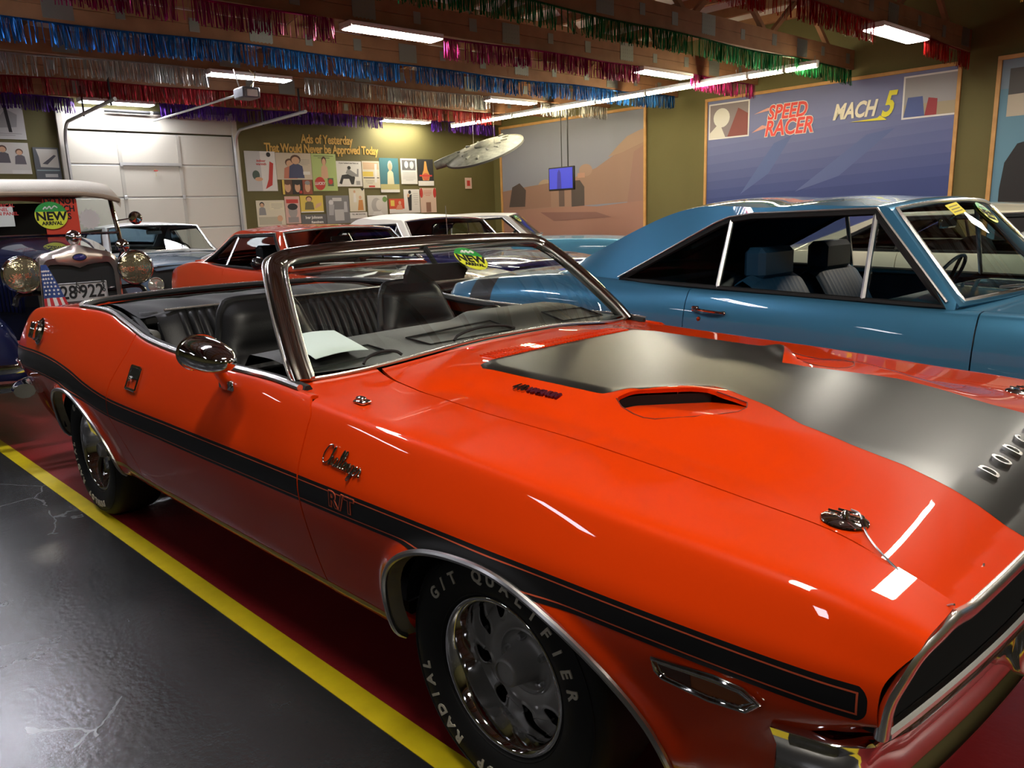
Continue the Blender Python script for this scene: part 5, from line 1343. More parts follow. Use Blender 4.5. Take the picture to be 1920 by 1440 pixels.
p, t, up_, n = onside(.58, .597, side_f)
o = empty('front_side_marker', (0, 0, 0), 0, side_parts[0][0]); o.matrix_local = frame(p, t, up_, n)
pl2 = [(x - .58, z - .597) for x, z in poly]
mb = MB(); mb.prism(pl2[::-1][::-1], .0, .006); mb.build('marker_lens', M_AMBER, o, smooth=0)
mb = MB(); mb.tube([(x, z, .006) for x, z in pl2], .0052, n=8, closed=True); mb.tube([(x * .88, z * .70, .007) for x, z in pl2], .0022, n=6, closed=True); mb.build('marker_bezel', M_CHROME, o)
mb = MB(); mb.box((-.055, 0, .0065), (.06, .036, .0015)); mb.build('marker_reflector', mat('amber_dark', (.07, .015, .006), rough=.2, coat=1), o, smooth=0)
p, t, up_, n = onside(-.484, .757, side_f, .003)
STK = [[(1.0, 1.45), (.75, 1.75), (.25, 1.55), (.0, .8), (.25, .1), (.7, .05), (1.1, .4), (1.42, 1.4), (1.32, 1.7), (1.2, 1.2), (1.2, .0), (1.35, .7), (1.55, .8), (1.6, .4), (1.68, .05), (1.88, .25)],
       [(2.3, .75), (2.05, .8), (1.9, .4), (2.0, .05), (2.25, .2), (2.35, .75), (2.32, .2), (2.45, .05), (2.6, .3), (2.88, 1.4), (2.8, 1.7), (2.68, 1.2), (2.72, .15), (2.88, .1), (3.0, .3), (3.28, 1.4), (3.2, 1.7), (3.08, 1.2), (3.12, .15), (3.28, .1), (3.45, .35), (3.66, .5), (3.68, .78), (3.52, .78), (3.45, .4), (3.6, .05), (3.85, .3), (3.95, .8), (3.95, .02), (4.1, .65), (4.3, .8), (4.35, .3), (4.4, .05), (4.55, .3)],
       [(4.95, .75), (4.7, .8), (4.58, .4), (4.7, .05), (4.92, .25), (4.98, .75), (4.92, -.3), (4.75, -.6), (4.6, -.4), (4.95, .05), (5.15, .35), (5.36, .5), (5.38, .78), (5.22, .78), (5.15, .4), (5.3, .05), (5.6, .3), (5.75, .75), (5.85, .85), (5.9, .62), (6.02, .7), (5.98, .3), (6.1, .05), (6.3, .2)]]
mb = MB()
for st_ in STK:
    q = bez([((x - 3.15 + (y - .4) * .35) * .0285, (y - .5) * .030) for x, y in st_], 6 * len(st_))
    mb.tube([p + t * a + up_ * (b - .0018 * a / .03) + n * .001 for a, b in q], .0021, n=5)
mb.build('script_badge', M_CHROMED, side_parts[0][0])
for (bd, mm, d) in ((.0032, M_PIN, .0010), (.0002, M_STRIPE, .0016)):
    p, t, up_, n = onside(-.47, .660, side_f, .0008)
    text_obj('stripe_lettering', 'R/T', .058, mm, side_parts[0][0], depth=d, mtx=frame(p, t, up_, n), bold=bd, space=1.25, sx=1.15)
z = float(Hood(np.array([-.56]), np.array([-.80]))[0])
o = empty('fender_turn_lamp', (-.575, -.800, z), 0, side_parts[0][0])
mb = MB(); mb.box((0, 0, .006), (.05, .034, .012), bev=.005); mb.build('lamp_base', M_CHROME, o)
mb = MB(); mb.box((-.004, 0, .014), (.034, .022, .012), bev=.005); mb.build('lamp_lens', M_CHROMED, o)
p, t, up_, n = onside(-.35, .375, side_f)
mb = MB(); mb.lathe([(.008, 0), (.006, .002), (.001, .002)], n=14); o = mb.build('sill_plug', M_STEEL, side_parts[0][0]); o.matrix_local = frame(p, t, up_, n)
# ================================================================== OTHER PARKED CARS
def poly_sdf(px, pz, poly):
    """signed distance to polygon in the (x,z) plane, positive inside"""
    P = np.array(poly, float); d = np.full(px.shape, 1e9); ins = np.zeros(px.shape, bool)
    n = len(P)
    for i in range(n):
        a, b = P[i], P[(i + 1) % n]; e = b - a
        wx, wz = px - a[0], pz - a[1]
        t = np.clip((wx * e[0] + wz * e[1]) / (e @ e), 0, 1)
        d = np.minimum(d, np.hypot(wx - e[0] * t, wz - e[1] * t))
        c = ((a[1] > pz) != (b[1] > pz)) & (px < (b[0] - a[0]) * (pz - a[1]) / (b[1] - a[1] + 1e-12) + a[0])
        ins ^= c
    return np.where(ins, d, -d)
SIMPLE = {}
def simple_wheel(parent, style='steel'):
    if style in SIMPLE:
        return copy_tree(SIMPLE[style], parent)
    W_ = empty('wheel', (0, 0, 0), 0, parent)
    mb = MB(); mb.lathe([(.185, -.07), (.20, -.09), (.24, -.10), (.28, -.097), (.305, -.08), (.318, -.05), (.32, 0), (.318, .05), (.305, .08), (.26, .1), (.19, .08)], axis='y', n=40); mb.build('tyre', M_RUBBER, W_, smooth=60)
    mb = MB(); mb.lathe([(.19, -.078), (.186, -.088), (.176, -.085), (.165, -.06), (.12, -.055), (.10, -.075), (.06, -.088), (.001, -.092)], axis='y', n=32); mb.build('wheel_cover', M_CHROME if style == 'chrome' else M_WHEEL, W_, smooth=50)
    SIMPLE[style] = W_
    return W_
def parked(name, label, cat, loc, rz, paint_m, roof_m, g):
    """two-door car shell. g holds the measured proportions (x forward from the front axle)"""
    R = thing(name, label, cat, loc, rz)
    WBc, xn, xt, W, zsill = g['wb'], g['xn'], g['xt'], g['W'], g.get('zb', .27)
    zc = cspline(*zip(*g['crest'])); ycf = cspline(*zip(*g['ycrest'])) if 'ycrest' in g else (lambda x: np.full(np.shape(x), W - .055))
    ywf = pchip([xt - .02, xt + .12, xt + .5, xn - .5, xn - .12, xn + .02], [W - .14, W - .06, W - .015, W - .015, W - .05, W - .13]) if True else None
    wid = lambda x: np.where((x > xt + .5) & (x < xn - .5), W - .015 + .015 * np.sin(PI * np.clip((x - xt - .5) / (xn - xt - 1), 0, 1)), ywf(x))
    zs = g.get('zs', .64)
    hw = lambda x: wid(x) - (W - ycf(x))
    crown = g.get('crown', .03)
    def fn(u, s):
        u = np.asarray(u, float).ravel(); s = np.asarray(s, float).ravel()
        yw, yc, z_ = wid(u), hw(u), zc(u)
        zb = zsill + .08 * ss(xn - .5, xn, u) + .08 * ss(xt + .5, xt, u)
        sh = g.get('shoulder', .06)
        Y = [yw - .14, yw - .08, yw - .045, yw - .02, yw - .002, yw, yw - .008, yw + (yc - yw) * .45, yc + .012, yc, yc - .04, yc - .07]
        Z = [zb, zb + .003, zb + .05, zb + .16, (zb + .16) * .4 + zs * .6, zs + .02, z_ - sh - .04, z_ - sh * .62, z_ - .018, z_, z_ + .004, z_ + .005]
        C = np.stack([np.stack(np.broadcast_arrays(a, b), -1) for a, b in zip(Y, Z)], 1)
        P = np.einsum('nk,nkc->nc', bbasis(s, 12), C)
        return np.stack([u, -P[:, 0], P[:, 1]], 1)
    ar = g.get('arch', .35)
    def aclip(P, u, s):
        v = np.full(len(P), 9.0)
        for ax in (0, -WBc):
            v = np.minimum(v, (np.abs(P[:, 0] - ax) / (ar + .04)) ** 2.4 + (np.maximum(P[:, 2] - .32, 0) / ar) ** 2.4 - 1)
        return v
    d0, d1 = g['door']                            # rear and front gap
    nu = g.get('nu', 60); sv = np.linspace(0, 1, g.get('nv', 36))
    doors = []
    for k in (0, 1):
        f = fn if k == 0 else mirror(fn)
        panel('front_fender', f, np.linspace(d1, xn, nu), sv, paint_m, R, [aclip, lambda P, u, s: P[:, 0] - d1 - .003])
        doors.append(panel('door', f, np.linspace(d0, d1, nu // 2), sv, paint_m, R, [lambda P, u, s: P[:, 0] - d0 - .003, lambda P, u, s: d1 - .003 - P[:, 0], lambda P, u, s: P[:, 2] - zsill - .03]))
        panel('quarter_panel', f, np.linspace(xt, d0, nu), sv, paint_m, R, [aclip, lambda P, u, s: d0 - .003 - P[:, 0]])
    A0, A1, C1, C0 = [np.array(g[k], float) for k in ('A0', 'A1', 'C1', 'C0')]
    # hood and deck skins
    def top(xa, xb):
        def f(u, v):
            u = np.asarray(u, float).ravel(); v = np.asarray(v, float).ravel()
            x = xa + (xb - xa) * u; y = v * (hw(x) - .052); hb = g.get('bulge', .0)
            z = zc(x) + .005 + crown * (1 - v ** 2) + hb * ss(.55, .3, np.abs(v)) * ss(xn, xn - .8, x)
            z = z - .05 * ss(xn - .12, xn, x) ** 2 - .04 * ss(xt + .12, xt, x) ** 2
            return np.stack([x, y, z], 1)
        return f
    cowl = A0[0] + .03
    panel('hood', top(cowl - .28, xn), np.linspace(0, 1, 40), np.linspace(-1, 1, 30), g.get('hood_m', paint_m), R)
    deck = panel('deck_lid', top(xt, C0[0] + .30), np.linspace(0, 1, 30), np.linspace(-1, 1, 30), paint_m, R)
    for e, m_, nm in ((xn, M_BLACK, 'grille'), (xt, M_GLOSSBLK, 'tail_panel')):
        E1 = fn(np.full(24, e), np.linspace(.15, 1, 24)); off = -.03 if e == xn else .03
        V = np.array([E1 * np.array([1, 1 - 2 * t, 1]) + np.array([off, 0, 0]) for t in np.linspace(0, 1, 7)])
        mb = MB(); mb.grid(V if e == xn else V[::-1]); mb.build(nm, m_, R, smooth=0)
    # ---- greenhouse: one cap running windscreen - roof - backlight
    zct = g['ztop']
    xs_ = [A0[0], A1[0], (A1[0] + C1[0]) / 2, C1[0], C0[0]]
    ts = [0, 1, 2, 3, 4]
    rail = cspline(ts, [A0, A1, np.array([(A1[0] + C1[0]) / 2, -(abs(A1[1]) + abs(C1[1])) / 2 - .008, (A1[2] + C1[2]) / 2 + .012]), C1, C0])
    rise = pchip(ts, [g.get('bow0', .02), .035, zct - (A1[2] + C1[2]) / 2 - .012, .04, g.get('bow1', .03)])
    bowx = pchip(ts, [g.get('bow', .10), .06, 0, -.05, -.12])
    # straight windscreen and backlight with rounded roof edges
    def cap(t, v):
        t = np.asarray(t, float).ravel(); v = np.asarray(v, float).ravel()
        def lin(t):
            k = np.clip(np.floor(t), 0, 3).astype(int); fr = (t - k)[:, None]
            K = np.array([A0, A1, rail(np.array([2.0]))[0], C1, C0]); return K[k] * (1 - fr) + K[k + 1] * fr
        w_ = .05
        Rl = (lin(np.clip(t - w_, 0, 4)) + lin(np.clip(t - w_ / 2, 0, 4)) + lin(t) + lin(np.clip(t + w_ / 2, 0, 4)) + lin(np.clip(t + w_, 0, 4))) / 5
        Rl = Rl + 0 * rail(t)
        if g.get('fast'):
            sm = rail(t); k_ = ss(1.2, 2.2, t)[:, None]; Rl = Rl * (1 - k_) + sm * k_
        y = -Rl[:, 1] * v * -1
        a = 1 - np.abs(v) ** 2.2
        return np.stack([Rl[:, 0] + bowx(t) * a, np.abs(Rl[:, 1]) * v, Rl[:, 2] + rise(t) * a], 1)
    cap.flip = True
    tw0, tw1, tb0, tb1 = g.get('tw', (.04, .95, 3.12, 3.93))
    soft = g.get('soft', False)
    ws_ = empty('windscreen', (0, 0, 0), 0, R); rf = empty('roof', (0, 0, 0), 0, R)
    vw = .955
    panel('glass', cap, np.linspace(tw0, tw1, 14), np.linspace(-vw, vw, 24), g.get('glass', M_GLASSB), ws_, skirt=0)
    border = [(tw0, v) for v in np.linspace(-vw, vw, 24)] + [(t, vw) for t in np.linspace(tw0, tw1, 14)][1:] + [(tw1, v) for v in np.linspace(vw, -vw, 24)][1:] + [(t, -vw) for t in np.linspace(tw1, tw0, 14)][1:-1]
    mb = MB(); mb.tube(cap(*np.array(border).T) + np.array([.003, 0, .004]), .010, n=6, closed=True); mb.build('windscreen_moulding', M_TRIM, ws_)
    panel('roof_skin', cap, np.linspace(.0, 4, 90), np.linspace(-1, 1, 48), roof_m, rf,
          [lambda P, t, v: np.maximum(np.maximum(np.maximum(tw0 - t, t - tw1) * .4, np.abs(v) - vw), -9),
           lambda P, t, v: np.maximum(np.maximum(tb0 - t, t - tb1) * .4, np.abs(v) - g.get('vb', .80))], skirt=.015)
    vb = g.get('vb', .80)
    panel('backlight_glass', cap, np.linspace(tb0, tb1, 12), np.linspace(-vb, vb, 20), M_GLASSB, rf, skirt=0)
    # ---- sides of the greenhouse
    yb = lambda x: hw(x) - .028
    tt = np.linspace(0, 4, 400); RC = cap(tt, np.full(400, -1.0)); o_ = np.argsort(RC[:, 0])
    rz_ = lambda x: np.interp(x, RC[o_, 0], RC[o_, 2]); ry_ = lambda x: np.interp(x, RC[o_, 0], -RC[o_, 1])
    def sidew(u, v):
        u = np.asarray(u, float).ravel(); v = np.asarray(v, float).ravel()
        zb_ = zc(u) - .004; zt_ = np.maximum(rz_(u), zb_ + .001); z = zb_ + (zt_ - zb_) * v
        kk = np.clip((z - zb_) / (zct - .04 - zb_), 0, 1)
        yt = ry_(u); f = np.where(zt_ - zb_ > .02, (z - zb_) / (zt_ - zb_ + 1e-6), 0)
        y = yb(u) * (1 - f) + yt * f
        return np.stack([u, -y, z], 1)
    wins = g['win']; frame_w = g.get('fw', .0)
    allw = g['winall']
    for k in (0, 1):
        f = sidew if k == 0 else mirror(sidew)
        panel('pillar_panel', f, np.linspace(C0[0] + .02, A0[0] - .02, 110), np.linspace(0, 1, 36), roof_m, rf, [lambda P, u, v: -poly_sdf(P[:, 0], P[:, 2], allw)], skirt=.012)
        for poly in wins:
            panel('side_glass', f, np.linspace(min(p[0] for p in poly) - .02, max(p[0] for p in poly) + .02, 30), np.linspace(0, 1, 16), M_GLASSB, doors[k], [lambda P, u, v: poly_sdf(P[:, 0], P[:, 2], poly)], off=-.006, skirt=0)
        yz = lambda x, z: -(np.interp((z - (zc(np.array([x]))[0] - .004)) / max(.03, rz_(x) - zc(np.array([x]))[0]), [0, 1], [float(yb(np.array([x]))[0]), float(ry_(x))]))
        def edge(poly, r, nm, m_, closed=True, out=.004):
            pts = []
            for a, b in zip(poly, poly[1:] + (poly[:1] if closed else [])):
                for q in np.linspace(0, 1, 8)[:-1 if True else 8]:
                    x, z = a[0] + (b[0] - a[0]) * q, a[1] + (b[1] - a[1]) * q; pts.append((x, (yz(x, z) - out) * (1 if k == 0 else -1), z))
            if not closed: x, z = poly[-1]; pts.append((x, (yz(x, z) - out) * (1 if k == 0 else -1), z))
            mb = MB(); mb.tube(pts, r, n=6, closed=closed); return mb.build(nm, m_, doors[k])
        edge(allw, .014, 'window_seal', M_BLACK)
        edge([(x + (.012 if False else 0), z + .014) for x, z in g['trimline']], .007, 'window_moulding', M_TRIM, closed=False, out=.010)
        for post in g['posts']: edge(list(post), .013, 'window_post', M_STEEL, closed=False)
    # ---- lights, bumpers, wheels, underbody
    for e, nm in ((xn, 'front_bumper'), (xt, 'rear_bumper')):
        s = 1 if e > 0 else -1
        rows = [(.52, -.01), (.515, .035), (.48, .055), (.44, .055), (.40, .035), (.395, -.01)]
        pts = lambda z, o: bez([(e - s * .30, -(W - .02) - o * .3, z), (e - s * .06, -(W - .05) - o * .3, z), (e + s * o, -(W - .22), z), (e + s * (o + .03), 0, z), (e + s * o, (W - .22), z), (e - s * .06, (W - .05) + o * .3, z), (e - s * .30, (W - .02) + o * .3, z)], 60)
        V = np.array([pts(z, o) for z, o in rows]); mb = MB(); mb.grid(V if s > 0 else V[::-1]); mb.build(nm, M_CHROME, R, smooth=60)
    for s in (-1, 1):
        for yy_ in g.get('lamps', (W - .20,)):
            mb = MB(); mb.lathe([(.09, xn - .03), (.095, xn + .005), (.085, xn + .012), (.08, xn), (.05, xn + .012), (.001, xn + .018)], c=(0, yy_ * s, g.get('zl', .66)), axis='x', n=28); mb.build('headlamp', M_LAMPGLASS, R)
        for x in (0, -WBc):
            wl = simple_wheel(R, g.get('wheel', 'steel')); wl.location = (x, s * (W - .145), .32); wl.rotation_euler = (0, 0, 0 if s < 0 else PI)
    mb = MB(); mb.box(((xn + xt) / 2, 0, .33), (xn - xt - .5, 2 * W - .5, .06)); mb.build('underbody', M_TREADGREY, R, smooth=0)
    # ---- cabin
    cb = empty('cabin', (0, 0, 0), 0, R); iv = g.get('trim', M_VINYL)
    zfl = .35; zbm = float(zc(np.array([(d0 + d1) / 2]))[0])
    mb = MB(); mb.box(((A0[0] + C0[0]) / 2, 0, zfl), (A0[0] - C0[0] - .1, 2 * W - .3, .03)); mb.box((A0[0] - .06, 0, .6), (.03, 2 * W - .35, .5)); mb.build('cabin_floor', M_CARPET, cb, smooth=0)
    for s in (-1, 1): mb = MB(); mb.box(((d0 + d1) / 2 - .25, s * (W - .115), (zfl + zbm) / 2), (d1 - d0 + .5, .02, zbm - zfl - .03)); mb.build('side_trim', iv, cb, smooth=0)
    mb = MB(); mb.box((A0[0] - .22, 0, zbm - .045), (.40, 2 * W - .32, .07), bev=.03); mb.box((A0[0] - .36, 0, zbm - .16), (.10, 2 * W - .36, .22), bev=.03); mb.build('dash_pad', g.get('dashm', M_DASH), cb)
    mb = MB(); mb.box((C0[0] + .22, 0, zbm - .03), (.55, 2 * W - .36, .03)); mb.build('parcel_shelf', iv, cb, smooth=0)
    for (xs0, w_, yc_) in ((g['seat'], .56, -.36), (g['seat'], .56, .36), (g['seat'] - .85, 1.30, 0)):
        n_ = 60 if w_ > 1 else 34
        V = np.array([[(xs0 - .20 * k + .03 * math.sin(PI * k) + .006 * abs(math.sin(PI * (y) / .045)), yc_ + y, .50 + (zbm - .50 + (.05 if w_ < 1 else -.02)) * k - .03 * (abs(y) / (w_ / 2)) ** 6 * k) for y in np.linspace(-w_ / 2, w_ / 2, n_)] for k in np.linspace(0, 1, 8)])
        mb = MB(); mb.grid(V); mb.grid(V[:, ::-1] - np.array([.11, 0, 0])); top_ = np.array([V[-1], V[-1] + np.array([-.055, 0, .03]), V[-1] - np.array([.11, 0, 0])]); mb.grid(top_)
        mb.build('seat_back', iv, cb, smooth=60)
        mb = MB(); mb.box((xs0 + .26, yc_, .46), (.52, w_, .14), bev=.04); mb.build('seat_cushion', iv, cb)
        if w_ < 1 and g.get('headrest'):
            mb = MB(); mb.box((xs0 - .255, yc_, zbm + .135), (.13, .36, .18), bev=.030); mb.build('headrest', iv, cb, smooth=35)
    sw_ = empty('steering_wheel', (A0[0] - .48, .36, zbm - .02), 0, R); sw_.rotation_euler = (0, math.radians(-60), 0)
    mb = MB(); mb.tube([(.19 * math.cos(t), .19 * math.sin(t), 0) for t in np.linspace(0, 2 * PI, 37)[:-1]], .010, n=6, closed=True); mb.build('rim', iv, sw_)
    mb = MB(); mb.tube([(-.18, 0, 0), (0, 0, -.03), (.18, 0, 0)], .010, n=6); mb.tube([(0, 0, -.02), (0, 0, -.3)], .02, n=6); mb.build('column', M_BLACK, sw_)
    pm = cap(np.array([.86]), np.array([0.0]))[0]
    mb = MB(); mb.box((pm[0] - .09, 0, pm[2] - .07), (.02, .22, .055), bev=.008); mb.tube([(pm[0] - .08, 0, pm[2] - .05), (pm[0] - .02, 0, pm[2])], .007, n=5); mb.build('rear_view_mirror', M_CHROMED, R)
    for s in (-.32, .32):
        q = cap(np.array([.05, .08, .10]), np.array([s + .12, s - .1, s - .32])) + np.array([.022, 0, .012])
        mb = MB(); mb.tube(bez(q, 10), .007, n=5); mb.build('wiper', M_STEEL, ws_)
    R['cap'] = 1
    return R, cap, fn, doors

M_BLUE = paint('blue_metallic', (.055, .20, .34), rough=.35, metal=.30)
M_BLUETRIM = mat('blue_vinyl', (.010, .045, .095), rough=.42, bump=(200, .2))
BX, BY = .95, 2.52
def rwl(X, Y): return RW(X, Y, 0)
gb = dict(wb=2.82, xn=.86, xt=-4.45, W=.895, wheel='chrome', zs=.64, shoulder=.105, nu=110, nv=60, headrest=True, trim=M_BLUETRIM, dashm=mat('blue_dash', (.012, .05, .07), rough=.5), crown=.035,
          crest=[(-4.45, .86), (-4.07, .915), (-3.6, .955), (-3.2, .975), (-2.8, .965), (-2.3, .94), (-1.6, .925), (-.9, .905), (-.5, .90), (.3, .87), (.86, .81)],
          ycrest=[(-4.45, .80), (-4.07, .795), (-3.3, .785), (-2.7, .80), (-2.2, .825), (-.9, .83), (.0, .835), (.86, .82)],
          A0=(-.83, -.79, .915), A1=(-1.215, -.655, 1.352), C1=(-2.42, -.640, 1.345), C0=(-3.32, -.66, .985), ztop=1.405, fast=True,
          door=(-2.185, -.745), seat=-1.72, bow=.13, bow1=.02, tw=(.05, .95, 3.02, 3.80), vb=.86,
          winall=[(-2.72, .966), (-2.10, 1.27), (-2.03, 1.296), (-1.90, 1.312), (-1.27, 1.322), (-.895, .918), (-1.6, .936)],
          win=[[(-2.72, .966), (-2.10, 1.27), (-2.035, 1.296), (-2.03, .950)], [(-1.245, 1.296), (-.895, .918), (-1.245, .924)]],
          trimline=[(-2.74, .962), (-2.12, 1.274), (-2.04, 1.302), (-1.90, 1.318), (-1.262, 1.328), (-.885, .925)],
          posts=[[(-2.025, .948), (-2.025, 1.300)], [(-1.245, .93), (-1.262, 1.315)]])
gb['paint'] = M_BLUE
blue, bcap, bfn, bdoors = parked('blue_coupe', 'blue two-door hardtop parked beside the orange convertible', 'car', RW(BX, BY, 0), RZ, M_BLUE, M_BLUE, gb)
blue['label'] = 'metallic blue two-door hardtop with blue seats parked beside the orange convertible'
# tail stripe, handle, lock, second trim line, stickers
for k in (0, 1):
    f = bfn if k == 0 else mirror(bfn)
    panel('tail_stripe', f, np.linspace(-4.06, -3.82, 14), np.linspace(.1, 1, 40), M_STRIPE, blue, off=.001, skirt=0)
hd = empty('door_handle', (0, 0, 0), 0, bdoors[0])
def bside(x, z):
    P = bfn(np.full(200, x), np.linspace(0, 1, 200)); k = int(np.argmin(np.abs(P[:150, 2] - z))); return P[k]
q = bside(-2.03, .825)
mb = MB(); mb.tube(bez([(-2.12, q[1] - .006, .838), (-2.08, q[1] - .030, .838), (-1.98, q[1] - .032, .832), (-1.93, q[1] - .008, .826)], 20), [.018] + [.013] * 6 + [.009] * 12 if False else .0095, n=8); mb.build('grip', M_CHROME, hd)
for c_, d_ in (((-2.105, q[1] - .008, .838), (.045, .018, .034)), ((-1.935, q[1] - .006, .826), (.03, .014, .022))): mb = MB(); mb.box(c_, d_, bev=.006); mb.build('handle_boss', M_CHROME, hd)
mb = MB(); mb.lathe([(.001, -.010), (.011, -.009), (.015, -.004), (.016, 0)], c=(-2.085, q[1] - .002, .785), axis='y', n=20); mb.build('door_lock', M_CHROME, bdoors[0])
def on_cap(capf, t, v):
    p = capf(np.array([t]), np.array([v]))[0]; a = capf(np.array([t]), np.array([v + .02]))[0] - capf(np.array([t]), np.array([v - .02]))[0]; b = capf(np.array([t + .02]), np.array([v]))[0] - capf(np.array([t - .02]), np.array([v]))[0]
    a /= np.linalg.norm(a); n = np.cross(a, b); n /= np.linalg.norm(n); return p, a, np.cross(n, a), n
def car_world(R, p, vec=False):
    M = Matrix.Translation(R.location) @ Matrix.Rotation(R.rotation_euler[2], 4, 'Z')
    v = M.to_3x3() @ Vector(p) if vec else M @ Vector(p); return np.array(v)
def put_sticker(R, capf, t, v, rx, ry, th, lab):
    p, a, b, n = on_cap(capf, t, v); p = p + n * .004
    a, b = a * math.cos(th) + b * math.sin(th), b * math.cos(th) - a * math.sin(th)
    return sticker(None, car_world(R, p), car_world(R, a, True), car_world(R, b, True), car_world(R, n, True), rx, ry, name='new_arrival_sticker', lab=lab)
def put_note(R, capf, t, v, w_, h_, th, lab):
    p, a, b, n = on_cap(capf, t, v); p = p + n * .004
    a, b = a * math.cos(th) + b * math.sin(th), b * math.cos(th) - a * math.sin(th)
    P, ex, ey, nn = car_world(R, p), car_world(R, a, True), car_world(R, b, True), car_world(R, n, True)
    T = thing('yellow_note', lab, 'note')
    mb = MB(); mb.prism([(-w_ / 2, -h_ / 2), (w_ / 2, -h_ / 2), (w_ / 2, h_ / 2), (-w_ / 2, h_ / 2)], 0, .001, T=lambda u, v_, h: P + ex * u + ey * v_ + nn * h); mb.build('note_sheet', mat('note_yellow', (.75, .62, .02), rough=.6), T, smooth=0)
    mb = MB()
    for k in range(3): c = P + ey * (h_ * (.25 - .25 * k)); mb.prism([(-w_ * .36, -h_ * .04), (w_ * .36, -h_ * .04), (w_ * .36, h_ * .04), (-w_ * .36, h_ * .04)], .0012, .0018, T=lambda u, v_, h: c + ex * u + ey * v_ + nn * h)
    mb.build('note_writing', mat('note_ink', (.20, .15, .02), rough=.6), T, smooth=0)
put_sticker(blue, bcap, .80, .30, .085, .075, -.2, 'green and yellow oval sticker on the blue hardtop windscreen')
put_note(blue, bcap, .70, .80, .10, .22, -.1, 'yellow note at the far edge of the blue hardtop windscreen')
put_note(blue, bcap, .86, -.25, .16, .07, .1, 'small yellow note behind the blue hardtop windscreen mirror')
# ---------------------------------------------------------------- the row of cars behind
def gen(**k):
    g = dict(wb=2.75, xn=.86, xt=-3.85, W=.90, zs=.62, shoulder=.08, nu=50, nv=30, crown=.03,
             crest=[(-3.85, .86), (-3.3, .93), (-2.6, .935), (-1.6, .915), (-.9, .905), (.2, .88), (.86, .80)],
             A0=(-.80, -.77, .91), A1=(-1.22, -.63, 1.275), C1=(-2.35, -.60, 1.26), C0=(-3.05, -.68, .94), ztop=1.325,
             door=(-2.10, -.74), seat=-1.70, tw=(.05, .94, 3.05, 3.85), vb=.84,
             winall=[(-2.72, .945), (-2.34, 1.19), (-2.24, 1.225), (-1.30, 1.240), (-.88, .918)],
             win=[[(-2.70, .955), (-2.34, 1.18), (-2.20, 1.20), (-2.14, .95)]],
             trimline=[(-2.74, .942), (-2.36, 1.194), (-2.25, 1.232), (-1.285, 1.247), (-.865, .92)], posts=[[(-2.13, .94), (-2.13, 1.225)]])
    g.update(k); return g
def place(name, label, X, Y, paint_m, roof_m, g, rz=0.0):
    g['paint'] = paint_m
    return parked(name, label, 'car', RW(X, Y, 0), RZ + rz, paint_m, roof_m, g)
M_REDCAR = paint('red_orange_paint', (.52, .045, .012))
red, rcap, rfn, rdoors = place('red_coupe', 'dark orange-red two-door coupe parked behind the orange convertible', -4.62, 2.21, M_REDCAR, M_REDCAR,
    gen(headrest=True, hood_m=M_GLOSSBLK, fast=True, crest=[(-3.85, .84), (-3.5, .90), (-3.1, .955), (-2.7, .965), (-2.3, .935), (-1.6, .91), (-.9, .90), (.2, .87), (.86, .80)]))
mb = MB(); mb.lathe([(.001, .06), (.05, .04), (.065, 0), (.06, -.02), (.001, -.03)], c=(-.95, -1.0, 1.0), axis='x', n=20); mb.tube([(-.97, -.98, .96), (-.98, -.87, .90)], .012, n=6); mb.build('door_mirror', M_GLOSSBLK, rdoors[0])
M_GREYB = paint('grey_blue_paint', (.13, .18, .24), metal=.3)
M_WHITER = mat('white_roof', (.62, .62, .60), rough=.35, coat=.4)
grey, gcap, gfn, gdoors = place('grey_sedan', 'grey-blue car with a white roof in front of the garage door', -9.60, 2.02, M_GREYB, M_WHITER,
    gen(A0=(-.78, -.74, .98), A1=(-1.12, -.64, 1.365), C1=(-2.3, -.62, 1.35), C0=(-3.0, -.68, .98), ztop=1.425, zs=.66,
        crest=[(-3.7, .92), (-3.0, .97), (-2.0, .965), (-.9, .96), (.2, .93), (.86, .88)], xt=-3.70,
        winall=[(-2.62, .99), (-2.30, 1.29), (-1.22, 1.32), (-.86, .985)], win=[[(-2.60, 1.0), (-2.30, 1.28), (-2.14, 1.28), (-2.1, 1.0)]],
        trimline=[(-2.64, .99), (-2.31, 1.295), (-1.21, 1.325), (-.85, .985)], posts=[[(-2.10, .98), (-2.10, 1.29)]]))
M_NAVY = paint('navy_paint', (.010, .014, .10))
M_WTOP = mat('white_soft_top', (.60, .59, .55), rough=.75, bump=(60, .4))
navy, ncap, nfn, ndoors = place('navy_convertible', 'navy blue convertible with a raised white soft top', -5.45, 4.20, M_NAVY, M_WTOP,
    gen(soft=True, A0=(-.80, -.75, .93), A1=(-1.22, -.63, 1.335), C1=(-2.35, -.60, 1.34), C0=(-3.05, -.68, .96), ztop=1.40, vb=.55, fast=True, tw=(.05, .94, 3.35, 3.85),
        crest=[(-3.85, .88), (-3.3, .94), (-2.6, .95), (-1.6, .93), (-.9, .925), (.2, .90), (.86, .83)],
        winall=[(-2.55, .955), (-2.34, 1.24), (-2.24, 1.275), (-1.30, 1.285), (-.88, .935)],
        win=[[(-1.28, 1.26), (-.88, .935), (-1.28, .94)]], trimline=[(-1.30, 1.285), (-.87, .937)], posts=[[(-1.28, .94), (-1.28, 1.27)]]))
mb = MB(); mb.tube([(-.35, -.62, .93), (-.37, -.62, 1.48)], .004, n=5); mb.build('antenna', M_STEEL, navy)
M_LTB = paint('light_blue_paint', (.10, .33, .50), metal=.2)
